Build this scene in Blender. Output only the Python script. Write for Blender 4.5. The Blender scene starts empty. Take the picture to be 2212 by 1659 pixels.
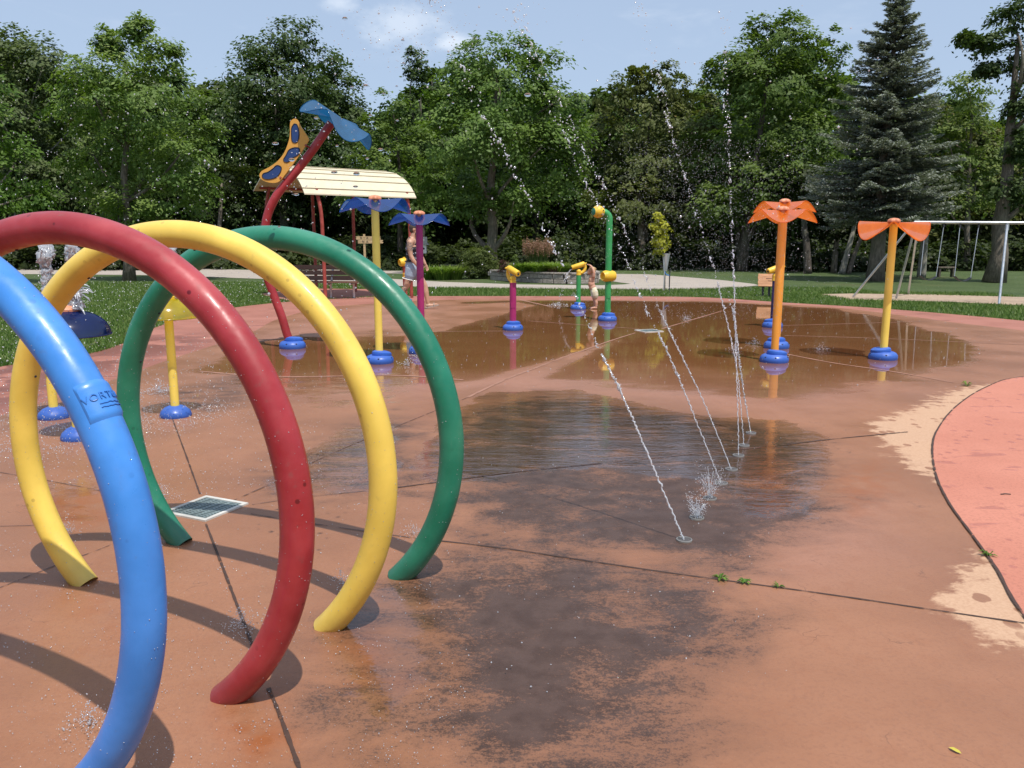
import bpy, bmesh, math, random
import numpy as np
from math import sin, cos, pi, radians, atan, sqrt, atan2
from mathutils import Vector, Matrix

random.seed(7)
RS = np.random.RandomState(11)
SC = bpy.context.scene
COL = SC.collection

# ------------------------------------------------------------------ camera survey
# survey of the place: a measured sight line of the photograph -> a point in the world (metres)
FPX, EYE = 1730.0, 1.5
PITCH = atan(309.5 / FPX)


def ground(px, py, z=0.0):
    a = (px - 1106) / FPX
    b = (829.5 - py) / FPX
    dz = -sin(PITCH) + cos(PITCH) * b
    dy = cos(PITCH) + sin(PITCH) * b
    t = (z - EYE) / dz
    return np.array([a * t, dy * t, z])


def at(px, py, Y):
    a = (px - 1106) / FPX
    b = (829.5 - py) / FPX
    t = Y / (cos(PITCH) + sin(PITCH) * b)
    return np.array([a * t, Y, EYE + (-sin(PITCH) + cos(PITCH) * b) * t])


def mpp(Y):
    return Y * 0.99 / FPX


# ------------------------------------------------------------------ mesh helpers
class MB:
    def __init__(s):
        s.v, s.f = [], []

    def add(s, v, f):
        n = len(s.v)
        s.v.extend([tuple(map(float, p)) for p in v])
        s.f.extend([tuple(i + n for i in q) for q in f])
        return s

    def tube(s, pts, rad, n=16, cap=True):
        P = [np.array(p, float) for p in pts]
        if np.isscalar(rad):
            rad = [rad] * len(P)
        v, f = [], []
        T = []
        for i in range(len(P)):
            d = P[min(i + 1, len(P) - 1)] - P[max(i - 1, 0)]
            T.append(d / (np.linalg.norm(d) + 1e-12))
        ref = np.array([0, 0, 1.0]) if abs(T[0][2]) < 0.9 else np.array([1.0, 0, 0])
        u = np.cross(T[0], ref)
        u /= np.linalg.norm(u)
        for i in range(len(P)):
            u = u - T[i] * (u @ T[i])
            u /= np.linalg.norm(u)
            w = np.cross(T[i], u)
            for k in range(n):
                a = 2 * pi * k / n
                v.append(P[i] + rad[i] * (cos(a) * u + sin(a) * w))
        for i in range(len(P) - 1):
            for k in range(n):
                f.append((i * n + k, i * n + (k + 1) % n, (i + 1) * n + (k + 1) % n, (i + 1) * n + k))
        if cap:
            f.append(tuple(range(n))[::-1])
            f.append(tuple((len(P) - 1) * n + k for k in range(n)))
        return s.add(v, f)

    def lathe(s, prof, n=32, c=(0, 0, 0), axis=None):
        v, f = [], []
        for r, z in prof:
            for k in range(n):
                a = 2 * pi * k / n
                v.append((r * cos(a), r * sin(a), z))
        m = len(prof)
        for i in range(m - 1):
            for k in range(n):
                f.append((i * n + k, i * n + (k + 1) % n, (i + 1) * n + (k + 1) % n, (i + 1) * n + k))
        f.append(tuple(range(n))[::-1])
        f.append(tuple((m - 1) * n + k for k in range(n)))
        v = np.array(v)
        if axis is not None:
            v = v @ rot_to(axis).T
        return s.add(v + np.array(c, float), f)

    def box(s, c, d, rot=None):
        x, y, z = [q / 2 for q in d]
        v = np.array([(-x, -y, -z), (x, -y, -z), (x, y, -z), (-x, y, -z), (-x, -y, z), (x, -y, z), (x, y, z), (-x, y, z)])
        if rot is not None:
            v = v @ np.array(rot).T
        return s.add(v + np.array(c, float), [(3, 2, 1, 0), (4, 5, 6, 7), (0, 1, 5, 4), (1, 2, 6, 5), (2, 3, 7, 6), (3, 0, 4, 7)])

    def ball(s, c, r, nu=16, nv=10, rot=None):
        r = np.array([r] * 3 if np.isscalar(r) else r, float)
        v, f = [(0, 0, -1.0)], []
        for i in range(1, nv):
            t = -pi / 2 + pi * i / nv
            for k in range(nu):
                a = 2 * pi * k / nu
                v.append((cos(t) * cos(a), cos(t) * sin(a), sin(t)))
        v.append((0, 0, 1.0))
        for k in range(nu):
            f.append((0, 1 + (k + 1) % nu, 1 + k))
            f.append((len(v) - 1, 1 + (nv - 2) * nu + k, 1 + (nv - 2) * nu + (k + 1) % nu))
        for i in range(nv - 2):
            for k in range(nu):
                a = 1 + i * nu
                f.append((a + k, a + (k + 1) % nu, a + nu + (k + 1) % nu, a + nu + k))
        v = np.array(v) * r
        if rot is not None:
            v = v @ np.array(rot).T
        return s.add(v + np.array(c, float), f)

    def extrude(s, outline, depth, M=None):
        """flat outline (x,z) thickened along y"""
        n = len(outline)
        v = np.array([(x, -depth / 2, z) for x, z in outline] + [(x, depth / 2, z) for x, z in outline])
        if M is not None:
            v = v @ np.array(M).T
        f = [tuple(range(n)), tuple(range(2 * n - 1, n - 1, -1))]
        f += [(k, k + n, (k + 1) % n + n, (k + 1) % n) for k in range(n)]
        return s.add(v, f)


def rot_to(axis):
    a = np.array(axis, float)
    a /= np.linalg.norm(a)
    h = np.array([1.0, 0, 0]) if abs(a[0]) < 0.9 else np.array([0, 1.0, 0])
    u = np.cross(h, a)
    u /= np.linalg.norm(u)
    w = np.cross(a, u)
    return np.stack([u, w, a], 1)


def rotz(a):
    return np.array([[cos(a), -sin(a), 0], [sin(a), cos(a), 0], [0, 0, 1.0]])


def roty(a):
    return np.array([[cos(a), 0, sin(a)], [0, 1.0, 0], [-sin(a), 0, cos(a)]])


def rotx(a):
    return np.array([[1.0, 0, 0], [0, cos(a), -sin(a)], [0, sin(a), cos(a)]])


def spline(pts, n=40):
    P = np.array(pts, float)
    m = len(P)
    out = []
    for i in range(n + 1):
        u = i / n * (m - 1)
        k = min(int(u), m - 2)
        t = u - k
        p0, p1, p2, p3 = P[max(k - 1, 0)], P[k], P[k + 1], P[min(k + 2, m - 1)]
        out.append(0.5 * (2 * p1 + (p2 - p0) * t + (2 * p0 - 5 * p1 + 4 * p2 - p3) * t * t + (3 * p1 - p0 - 3 * p2 + p3) * t ** 3))
    return np.array(out)


def fast_mesh(name, V, F, smooth=False, attrs=None):
    """V (n,3), F (m,k) arrays of equal-size faces"""
    V = np.asarray(V, np.float32)
    F = np.asarray(F, np.int32)
    me = bpy.data.meshes.new(name)
    me.vertices.add(len(V))
    me.vertices.foreach_set('co', V.ravel())
    k = F.shape[1]
    me.loops.add(F.size)
    me.loops.foreach_set('vertex_index', F.ravel())
    me.polygons.add(len(F))
    me.polygons.foreach_set('loop_start', np.arange(0, F.size, k, dtype=np.int32))
    me.polygons.foreach_set('use_smooth', np.full(len(F), smooth, dtype=bool))
    for an, (typ, data) in (attrs or {}).items():
        a = me.attributes.new(an, typ, 'POINT')
        if typ == 'FLOAT':
            a.data.foreach_set('value', np.asarray(data, np.float32).ravel())
        else:
            a.data.foreach_set('color', np.asarray(data, np.float32).ravel())
    me.update(calc_edges=True)
    return me


def mesh_of(name, mb, smooth=True, sharp=40):
    me = bpy.data.meshes.new(name)
    me.from_pydata(mb.v, [], mb.f)
    me.update()
    if smooth:
        me.polygons.foreach_set('use_smooth', [True] * len(me.polygons))
        if sharp:
            me.set_sharp_from_angle(angle=radians(sharp))
    return me


def link(name, me, mat=None, parent=None, loc=None, rot=None):
    o = bpy.data.objects.new(name, me)
    COL.objects.link(o)
    if mat is not None and me is not None and len(me.materials) == 0:
        me.materials.append(mat)
    if parent is not None:
        o.parent = parent
    if loc is not None:
        o.location = tuple(map(float, loc))
    if rot is not None:
        o.rotation_euler = rot
    return o


def part(name, mb, mat, parent=None, loc=None, rot=None, smooth=True, sharp=40):
    return link(name, mesh_of(name, mb, smooth, sharp), mat, parent, loc, rot)


def tag(o, label, cat, group=None):
    o['label'] = label
    o['category'] = cat
    if group:
        o['group'] = group
    return o


def thing(name, label, cat, loc=(0, 0, 0), rz=0.0, group=None):
    o = bpy.data.objects.new(name, None)
    o.empty_display_size = 0.1
    COL.objects.link(o)
    o.location = tuple(map(float, loc))
    o.rotation_euler = (0, 0, rz)
    return tag(o, label, cat, group)


def struct(o):
    o['kind'] = 'structure'
    return o


def copy_tree(o, parent=None):
    c = o.copy()
    COL.objects.link(c)
    c.parent = parent
    for ch in list(o.children):
        copy_tree(ch, c)
    return c


# ------------------------------------------------------------------ material helpers
def new_mat(name):
    m = bpy.data.materials.new(name)
    m.use_nodes = True
    nt = m.node_tree
    nt.nodes.clear()
    return m, nt


class NT:
    """tiny node builder"""

    def __init__(s, nt):
        s.nt = nt

    def n(s, typ, _props=None, **ins):
        nd = s.nt.nodes.new(typ)
        for k, v in (_props or {}).items():
            setattr(nd, k, v)
        for k, v in ins.items():
            key = int(k[1:]) if k[0] == 'i' and k[1:].isdigit() else k.replace('_', ' ')
            s.set(nd.inputs[key], v)
        return nd

    def set(s, sock, v):
        if hasattr(v, 'is_output'):
            s.nt.links.new(v, sock)
        elif isinstance(v, (tuple, list)) and sock.type == 'RGBA' and len(v) == 3:
            sock.default_value = (*v, 1)
        else:
            sock.default_value = v

    def math(s, op, a, b=0.0, c=0.0, clamp=False):
        nd = s.nt.nodes.new('ShaderNodeMath')
        nd.operation = op
        nd.use_clamp = clamp
        for i, v in enumerate((a, b, c)):
            s.set(nd.inputs[i], v)
        return nd.outputs[0]

    def mix(s, fac, a, b, blend='MIX'):
        nd = s.nt.nodes.new('ShaderNodeMix')
        nd.data_type = 'RGBA'
        nd.blend_type = blend
        s.set(nd.inputs[0], fac)
        s.set(nd.inputs[6], a)
        s.set(nd.inputs[7], b)
        return nd.outputs[2]

    def noise(s, vec, scale, detail=4, rough=0.55, dist=0.0):
        nd = s.nt.nodes.new('ShaderNodeTexNoise')
        nd.inputs['Scale'].default_value = scale
        nd.inputs['Detail'].default_value = detail
        nd.inputs['Roughness'].default_value = rough
        nd.inputs['Distortion'].default_value = dist
        if vec is not None:
            s.nt.links.new(vec, nd.inputs['Vector'])
        return nd.outputs[0]

    def ramp(s, fac, lo, hi, a=0.0, b=1.0, smooth=True):
        nd = s.nt.nodes.new('ShaderNodeMapRange')
        nd.interpolation_type = 'SMOOTHSTEP' if smooth else 'LINEAR'
        s.set(nd.inputs[0], fac)
        for i, v in enumerate((lo, hi, a, b)):
            s.set(nd.inputs[1 + i], v)
        return nd.outputs[0]

    def scale(s, vec, sc):
        nd = s.nt.nodes.new('ShaderNodeVectorMath')
        nd.operation = 'MULTIPLY'
        s.nt.links.new(vec, nd.inputs[0])
        nd.inputs[1].default_value = sc
        return nd.outputs[0]

    def bump(s, h, strength, dist, normal=None):
        nd = s.nt.nodes.new('ShaderNodeBump')
        nd.inputs['Strength'].default_value = strength
        nd.inputs['Distance'].default_value = dist
        s.nt.links.new(h, nd.inputs['Height'])
        if normal is not None:
            s.nt.links.new(normal, nd.inputs['Normal'])
        return nd.outputs[0]

    def out(s, sh):
        o = s.nt.nodes.new('ShaderNodeOutputMaterial')
        s.nt.links.new(sh, o.inputs[0])


def objco(N):
    return N.n('ShaderNodeTexCoord').outputs['Object']


def worldpos(N):
    return N.n('ShaderNodeNewGeometry').outputs['Position']


def paint(name, col, rough=0.35, grime=0.12, speck=0.0, bump=0.0, metal=0.0, coat=0.0, speck_col=(0.05, 0.03, 0.02)):
    """painted / plastic / metal surface with dirt, faded blotches and fine specks"""
    m, nt = new_mat(name)
    N = NT(nt)
    co = worldpos(N)
    b1 = N.noise(co, 4.0, 5)
    b2 = N.noise(co, 28.0, 4)
    c = N.mix(N.ramp(b1, 0.35, 0.7), tuple(x * (1 - grime) for x in col), tuple(min(1, x * (1 + grime * 0.5) + 0.012 * grime * 8) for x in col))
    c = N.mix(N.math('MULTIPLY', N.ramp(b2, 0.6, 0.75), grime), c, (0.12, 0.10, 0.08))
    if speck > 0:
        v = N.n('ShaderNodeTexVoronoi', Scale=16.0)
        nt.links.new(co, v.inputs['Vector'])
        sp = N.math('MULTIPLY', N.ramp(v.outputs['Distance'], 0.10, 0.16, 1, 0), N.ramp(N.noise(co, 6.0, 2), 0.5, 0.62))
        c = N.mix(N.math('MULTIPLY', sp, speck), c, speck_col)
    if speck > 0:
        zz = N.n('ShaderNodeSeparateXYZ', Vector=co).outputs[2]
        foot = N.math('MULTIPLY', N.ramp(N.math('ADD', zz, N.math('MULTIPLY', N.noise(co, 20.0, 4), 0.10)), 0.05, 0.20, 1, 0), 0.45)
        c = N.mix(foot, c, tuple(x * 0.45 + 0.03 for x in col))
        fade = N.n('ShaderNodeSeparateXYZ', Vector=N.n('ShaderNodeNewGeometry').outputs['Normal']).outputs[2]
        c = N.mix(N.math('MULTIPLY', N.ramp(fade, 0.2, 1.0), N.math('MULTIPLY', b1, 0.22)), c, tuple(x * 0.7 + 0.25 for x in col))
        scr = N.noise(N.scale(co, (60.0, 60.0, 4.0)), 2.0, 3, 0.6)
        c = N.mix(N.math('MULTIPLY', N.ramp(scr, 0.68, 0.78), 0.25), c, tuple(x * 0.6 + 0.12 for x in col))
    r = N.ramp(b2, 0.3, 0.7, rough * 0.75, min(1, rough * 1.45))
    p = N.n('ShaderNodeBsdfPrincipled', Base_Color=c, Roughness=r, Metallic=metal)
    p.inputs['Coat Weight'].default_value = coat
    p.inputs['Coat Roughness'].default_value = 0.12
    if bump > 0:
        nt.links.new(N.bump(N.noise(co, 160.0, 3), bump, 0.002), p.inputs['Normal'])
    N.out(p.outputs[0])
    return m


def sheet(name, tcol, dcol, trans=0.55, gloss=0.1):
    """tinted translucent plastic sheet: colours the light that passes through"""
    m, nt = new_mat(name)
    N = NT(nt)
    t = N.n('ShaderNodeBsdfTransparent', Color=tcol)
    co = worldpos(N)
    d = N.n('ShaderNodeBsdfDiffuse', Color=N.mix(N.ramp(N.noise(co, 9.0, 4), 0.35, 0.7), tuple(x * 0.85 for x in dcol), tuple(min(1, x * 1.1) for x in dcol)))
    tl = N.n('ShaderNodeBsdfTranslucent', Color=dcol)
    g = N.n('ShaderNodeBsdfGlossy', Color=(1, 1, 1), Roughness=0.12)
    a = N.n('ShaderNodeMixShader', Fac=0.45, i1=d.outputs[0], i2=tl.outputs[0])
    b = N.n('ShaderNodeMixShader', Fac=trans, i1=a.outputs[0], i2=t.outputs[0])
    lw = N.n('ShaderNodeLayerWeight', Blend=0.25)
    fr = N.math('MULTIPLY_ADD', lw.outputs['Fresnel'], 0.16, gloss * 0.10)
    c = N.n('ShaderNodeMixShader', Fac=fr, i1=b.outputs[0], i2=g.outputs[0])
    N.out(c.outputs[0])
    return m


def water(name, white=0.45, clear=0.35, gloss=0.25):
    m, nt = new_mat(name)
    N = NT(nt)
    t = N.n('ShaderNodeBsdfTransparent', Color=(0.97, 0.98, 1.0))
    d = N.n('ShaderNodeBsdfDiffuse', Color=(0.9, 0.92, 0.95))
    tl = N.n('ShaderNodeBsdfTranslucent', Color=(0.9, 0.92, 0.95))
    g = N.n('ShaderNodeBsdfGlossy', Color=(1, 1, 1), Roughness=0.08)
    a = N.n('ShaderNodeMixShader', Fac=0.5, i1=d.outputs[0], i2=tl.outputs[0])
    b = N.n('ShaderNodeMixShader', Fac=clear / (clear + white), i1=a.outputs[0], i2=t.outputs[0])
    c = N.n('ShaderNodeMixShader', Fac=gloss, i1=b.outputs[0], i2=g.outputs[0])
    N.out(c.outputs[0])
    return m


def foliage(name, dark, light, tip=None, trans=0.38):
    m, nt = new_mat(name)
    N = NT(nt)
    at_ = N.n('ShaderNodeAttribute', {'attribute_name': 'shade'})
    sh = at_.outputs['Fac']
    co = worldpos(N)
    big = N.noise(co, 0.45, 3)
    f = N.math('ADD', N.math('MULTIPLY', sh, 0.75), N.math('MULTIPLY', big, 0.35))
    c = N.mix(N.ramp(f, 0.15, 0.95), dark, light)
    if tip:
        c = N.mix(N.math('MULTIPLY', N.ramp(sh, 0.72, 0.98), 0.7), c, tip)
    oi = N.n('ShaderNodeObjectInfo')
    hs = N.n('ShaderNodeHueSaturation', Color=c, Hue=N.math('MULTIPLY_ADD', oi.outputs['Random'], 0.02, 0.49), Value=N.math('MULTIPLY_ADD', oi.outputs['Random'], 0.25, 1.03))
    c = hs.outputs[0]
    p = N.n('ShaderNodeBsdfPrincipled', Base_Color=c, Roughness=0.55)
    p.inputs['Specular IOR Level'].default_value = 0.3
    t = N.n('ShaderNodeBsdfTranslucent', Color=N.mix(1.0, c, (1.0, 1.15, 0.5), 'MULTIPLY'))
    mx = N.n('ShaderNodeMixShader', Fac=trans, i1=p.outputs[0], i2=t.outputs[0])
    N.out(mx.outputs[0])
    return m


def bark(name, col, sc=9.0):
    m, nt = new_mat(name)
    N = NT(nt)
    co = worldpos(N)
    v = N.scale(co, (sc, sc, sc * 0.25))
    a = N.noise(v, 2.0, 6, 0.65)
    c = N.mix(N.ramp(a, 0.35, 0.68), tuple(x * 0.45 for x in col), col)
    c = N.mix(N.math('MULTIPLY', N.ramp(N.noise(co, 1.5, 3), 0.5, 0.7), 0.4), c, (0.10, 0.12, 0.07))
    p = N.n('ShaderNodeBsdfPrincipled', Base_Color=c, Roughness=0.9)
    nt.links.new(N.bump(a, 0.8, 0.04), p.inputs['Normal'])
    N.out(p.outputs[0])
    return m


def wood(name, col, axis=0, sc=3.0):
    m, nt = new_mat(name)
    N = NT(nt)
    co = objco(N)
    s = [sc * 6] * 3
    s[axis] = sc * 0.6
    a = N.noise(N.scale(co, tuple(s)), 1.5, 5, 0.6, 0.6)
    c = N.mix(N.ramp(a, 0.3, 0.7), tuple(x * 0.7 for x in col), tuple(min(1, x * 1.15) for x in col))
    p = N.n('ShaderNodeBsdfPrincipled', Base_Color=c, Roughness=0.7)
    nt.links.new(N.bump(a, 0.3, 0.004), p.inputs['Normal'])
    N.out(p.outputs[0])
    return m


def plain(name, col, rough=0.8, metal=0.0, var=0.2, sc=20.0):
    m, nt = new_mat(name)
    N = NT(nt)
    a = N.noise(worldpos(N), sc, 4)
    c = N.mix(a, tuple(x * (1 - var) for x in col), tuple(min(1, x * (1 + var)) for x in col))
    p = N.n('ShaderNodeBsdfPrincipled', Base_Color=c, Roughness=rough, Metallic=metal)
    N.out(p.outputs[0])
    return m


M = {}
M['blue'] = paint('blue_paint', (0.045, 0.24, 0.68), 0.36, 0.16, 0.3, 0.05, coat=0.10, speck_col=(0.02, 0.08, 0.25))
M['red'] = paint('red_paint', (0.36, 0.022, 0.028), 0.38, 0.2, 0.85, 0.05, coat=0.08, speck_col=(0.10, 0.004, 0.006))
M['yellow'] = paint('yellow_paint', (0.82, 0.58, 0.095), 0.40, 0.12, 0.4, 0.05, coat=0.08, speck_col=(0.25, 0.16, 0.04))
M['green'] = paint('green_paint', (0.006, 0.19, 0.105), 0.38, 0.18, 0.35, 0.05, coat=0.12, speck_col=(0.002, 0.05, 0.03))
M['lightgreen'] = paint('light_green_paint', (0.035, 0.30, 0.085), 0.4, 0.08)
M['magenta'] = paint('magenta_paint', (0.36, 0.018, 0.13), 0.4, 0.08)
M['navy'] = paint('navy_paint', (0.018, 0.012, 0.10), 0.35, 0.08)
M['orange'] = paint('orange_paint', (0.80, 0.33, 0.045), 0.35, 0.06)
M['postyellow'] = paint('post_yellow_paint', (0.84, 0.62, 0.11), 0.38, 0.07)
M['rust'] = paint('rust_red_paint', (0.33, 0.045, 0.03), 0.5, 0.25, 0.4)
M['cover'] = paint('blue_plastic_cover', (0.02, 0.11, 0.50), 0.42, 0.10, 0.2)
M['capyellow'] = paint('yellow_plastic', (0.80, 0.50, 0.035), 0.45, 0.07)
M['salmon'] = paint('salmon_plastic', (0.72, 0.27, 0.14), 0.45, 0.15)
M['panel'] = paint('amber_plastic', (0.66, 0.33, 0.055), 0.45, 0.06)
M['inset'] = paint('dark_blue_inset', (0.012, 0.045, 0.17), 0.4, 0.1)
M['hole'] = plain('dark_hole', (0.008, 0.010, 0.02), 0.7)
M['steel'] = paint('galvanised_steel', (0.62, 0.64, 0.66), 0.38, 0.15, metal=0.75)
M['darksteel'] = plain('dark_steel', (0.05, 0.05, 0.055), 0.55, 0.4)
M['white'] = plain('white_paint', (0.78, 0.78, 0.74), 0.5, 0, 0.08)
M['frame'] = paint('white_grate_frame', (0.74, 0.71, 0.64), 0.5, 0.3, 0.8)
M['grate'] = paint('grey_green_grate', (0.15, 0.21, 0.21), 0.45, 0.35, 0.6)
M['cream'] = paint('cream_roof_metal', (0.64, 0.575, 0.41), 0.6, 0.08)
M['brownslat'] = wood('brown_slat', (0.15, 0.075, 0.048), 0)
M['tanwood'] = wood('tan_sign_wood', (0.52, 0.36, 0.20), 0)
M['redwood'] = wood('reddish_sign_wood', (0.46, 0.22, 0.10), 0)
M['letter'] = plain('dark_lettering', (0.04, 0.03, 0.025), 0.8)
M['greyroof'] = wood('grey_shingle', (0.42, 0.42, 0.40), 0)
M['bluesheet'] = sheet('blue_translucent_sheet', (0.30, 0.62, 0.92), (0.006, 0.070, 0.34), 0.42, 0.3)
M['tealsheet'] = sheet('teal_blue_translucent_sheet', (0.2, 0.6, 0.8), (0.006, 0.125, 0.30), 0.15, 0.3)
M['orangesheet'] = sheet('orange_translucent_sheet', (1.0, 0.66, 0.36), (0.95, 0.25, 0.03), 0.38, 0.25)
M['bluedome'] = sheet('blue_dome_plastic', (0.06, 0.10, 0.45), (0.006, 0.02, 0.12), 0.15, 0.6)
M['yellowdome'] = sheet('yellow_dome_plastic', (0.95, 0.85, 0.08), (0.62, 0.52, 0.02), 0.35, 0.6)
M['reddome'] = sheet('red_dome_plastic', (0.6, 0.05, 0.07), (0.20, 0.01, 0.015), 0.2, 0.6)
M['jet'] = water('white_water', 0.66, 0.24, 0.2)
M['drop'] = water('water_drop', 0.48, 0.38, 0.3)
M['foam'] = water('foam_water', 0.6, 0.3, 0.18)
M['bead'] = water('clear_bead', 0.12, 0.75, 0.25)
M['mist'] = water('fine_mist', 0.35, 0.6, 0.1)
M['bark'] = bark('grey_brown_bark', (0.22, 0.18, 0.14))
M['darkbark'] = bark('dark_bark', (0.11, 0.09, 0.075))
M['palebark'] = bark('pale_bark', (0.36, 0.34, 0.28))

# ------------------------------------------------------------------ camera, sun and sky
cam = bpy.data.cameras.new('camera')
co_ = bpy.data.objects.new('camera', cam)
COL.objects.link(co_)
co_.location = (0, 0, EYE)
co_.rotation_euler = (pi / 2 - PITCH, 0, 0)
cam.sensor_width = 36.0
cam.lens = 36.0 * FPX / 2212
cam.clip_end = 2000
SC.camera = co_
SUN_EL = radians(64)
sd = np.array([0.46, -0.888])
sl = bpy.data.lights.new('sun', 'SUN')
sl.energy = 4.5
sl.angle = radians(0.53)
sl.color = (1.0, 0.955, 0.88)
so = bpy.data.objects.new('sun', sl)
COL.objects.link(so)
so.location = (10, -20, 40)
to_sun = Vector((sd[0] * cos(SUN_EL), sd[1] * cos(SUN_EL), sin(SUN_EL)))
so.rotation_euler = to_sun.to_track_quat('Z', 'Y').to_euler()

w = bpy.data.worlds.new('World')
SC.world = w
w.use_nodes = True
nt = w.node_tree
nt.nodes.clear()
N = NT(nt)
sky = nt.nodes.new('ShaderNodeTexSky')
sky.sky_type = 'NISHITA'
sky.sun_disc = False
sky.sun_elevation = SUN_EL
sky.sun_rotation = atan2(sd[0], sd[1])
sky.altitude = 200
sky.air_density = 1.0
sky.dust_density = 2.2
sky.ozone_density = 2.0
gen = N.n('ShaderNodeTexCoord').outputs['Generated']
sep = N.n('ShaderNodeSeparateXYZ', Vector=gen)
cl = N.noise(N.scale(gen, (3.0, 3.0, 9.0)), 2.2, 6, 0.6, 0.4)
cl = N.ramp(cl, 0.57, 0.75)
band = N.math('MULTIPLY', N.ramp(sep.outputs['Z'], 0.16, 0.3), N.ramp(sep.outputs['Z'], 0.42, 0.62, 1, 0))
cf = N.math('MULTIPLY', N.math('MULTIPLY', cl, band), 0.18)
for (cx_, cy_, w_, s_) in [(870, 52, 0.07, 0.34), (985, 92, 0.035, 0.45), (735, 6, 0.030, 0.35), (560, 190, 0.05, 0.3)]:
    dv = at(cx_, cy_, 10.0) - np.array([0, 0, EYE])
    dv /= np.linalg.norm(dv)
    df = N.n('ShaderNodeVectorMath', {'operation': 'SUBTRACT'})
    nt.links.new(gen, df.inputs[0])
    df.inputs[1].default_value = tuple(dv)
    ds = N.n('ShaderNodeVectorMath', {'operation': 'LENGTH'})
    nt.links.new(N.scale(df.outputs[0], (1.0, 1.0, 2.2)), ds.inputs[0])
    fall = N.ramp(N.math('ADD', ds.outputs['Value'], N.math('MULTIPLY', N.math('SUBTRACT', N.noise(N.scale(gen, (1, 1, 1.8)), 26.0, 6, 0.6), 0.5), w_ * 1.6)), 0.0, w_, 1, 0)
    cf = N.math('MAXIMUM', cf, N.math('MULTIPLY', fall, s_))
hz = N.mix(0.62, sky.outputs[0], (4.15, 5.15, 6.75))
c = N.mix(cf, hz, (8.5, 8.9, 9.4))
bg = N.n('ShaderNodeBackground', Color=c, Strength=0.135)
wo = nt.nodes.new('ShaderNodeOutputWorld')
nt.links.new(bg.outputs[0], wo.inputs[0])
SC.view_settings.view_transform = 'Standard'
SC.view_settings.look = 'None'
SC.view_settings.exposure = 0
SC.cycles.max_bounces = 8
SC.cycles.transparent_max_bounces = 24
SC.cycles.caustics_reflective = False
SC.cycles.caustics_refractive = False
SC.cycles.sample_clamp_indirect = 6.0

# ------------------------------------------------------------------ the ground, the pad and the paths
def poly_world(pts):
    return np.array([ground(*p)[:2] for p in pts])


def signed_dist(P, poly):
    """>0 inside"""
    d = np.full(len(P), 1e9)
    inside = np.zeros(len(P), bool)
    n = len(poly)
    for i in range(n):
        a, b = poly[i], poly[(i + 1) % n]
        ab = b - a
        t = np.clip(((P - a) @ ab) / (ab @ ab + 1e-12), 0, 1)
        q = a + t[:, None] * ab
        d = np.minimum(d, np.hypot(*(P - q).T))
        cr = (a[1] > P[:, 1]) != (b[1] > P[:, 1])
        with np.errstate(divide='ignore', invalid='ignore'):
            xi = (b[0] - a[0]) * (P[:, 1] - a[1]) / (b[1] - a[1]) + a[0]
        inside ^= cr & (P[:, 0] < xi)
    return np.where(inside, d, -d)


def smooth(x, lo, hi):
    t = np.clip((x - lo) / (hi - lo), 0, 1)
    return t * t * (3 - 2 * t)


def flat_sheet(name, poly, z, mat):
    me = bpy.data.meshes.new(name)
    bm = bmesh.new()
    vs = [bm.verts.new((float(x), float(y), z)) for x, y in poly]
    f = bm.faces.new(vs)
    if f.normal.z < 0:
        f.normal_flip()
    bmesh.ops.triangulate(bm, faces=[f])
    bm.to_mesh(me)
    bm.free()
    return struct(link(name, me, mat))


def curve_pts(pts, n):
    return spline([(x, y, 0) for x, y in pts], n)[:, :2]


pad_edge = poly_world([(370, 776), (537, 721), (600, 690), (700, 665), (830, 655), (966, 648), (1108, 647.5), (1300, 648.5), (1511, 650), (1640, 655), (1805, 665), (1960, 683), (2053, 696), (2212, 715)])
pad_poly = np.vstack([[(-4.3, -3.5), (-4.6, 1.5), (-4.5, 4.5), (-4.44, 6.8), (-4.36, 8.6)], pad_edge, [(8.9, 11), (9.2, 7), (9.0, 2), (6, -3.5)]])
pad_poly = curve_pts(pad_poly, 260)
grass_edge = poly_world([(0, 792), (176, 767), (264, 742), (317, 714), (422, 679), (500, 665), (634, 651), (830, 641), (966, 639.6), (1300, 640), (1511, 642), (1688, 653), (1914, 667), (2212, 693)])
border_poly = np.vstack([[(-7.5, -6), (-7.2, 2), (-6.7, 7)], grass_edge, [(11, 11), (12, 4), (11, -6)]])
border_poly = curve_pts(border_poly, 260)
coral_edge = poly_world([(2212, 815), (2130, 838), (2065, 880), (2025, 930), (2014, 970), (2022, 1030), (2050, 1090), (2100, 1160), (2150, 1230), (2212, 1335)])
coral_curve = curve_pts(np.vstack([[(9.5, 9.3), (7.2, 9.2)], coral_edge, [(1.95, 2.4), (1.8, 1.0), (1.8, -1.0)]]), 120)
coral_poly = np.vstack([coral_curve, [(10, -1.0)]])

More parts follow.
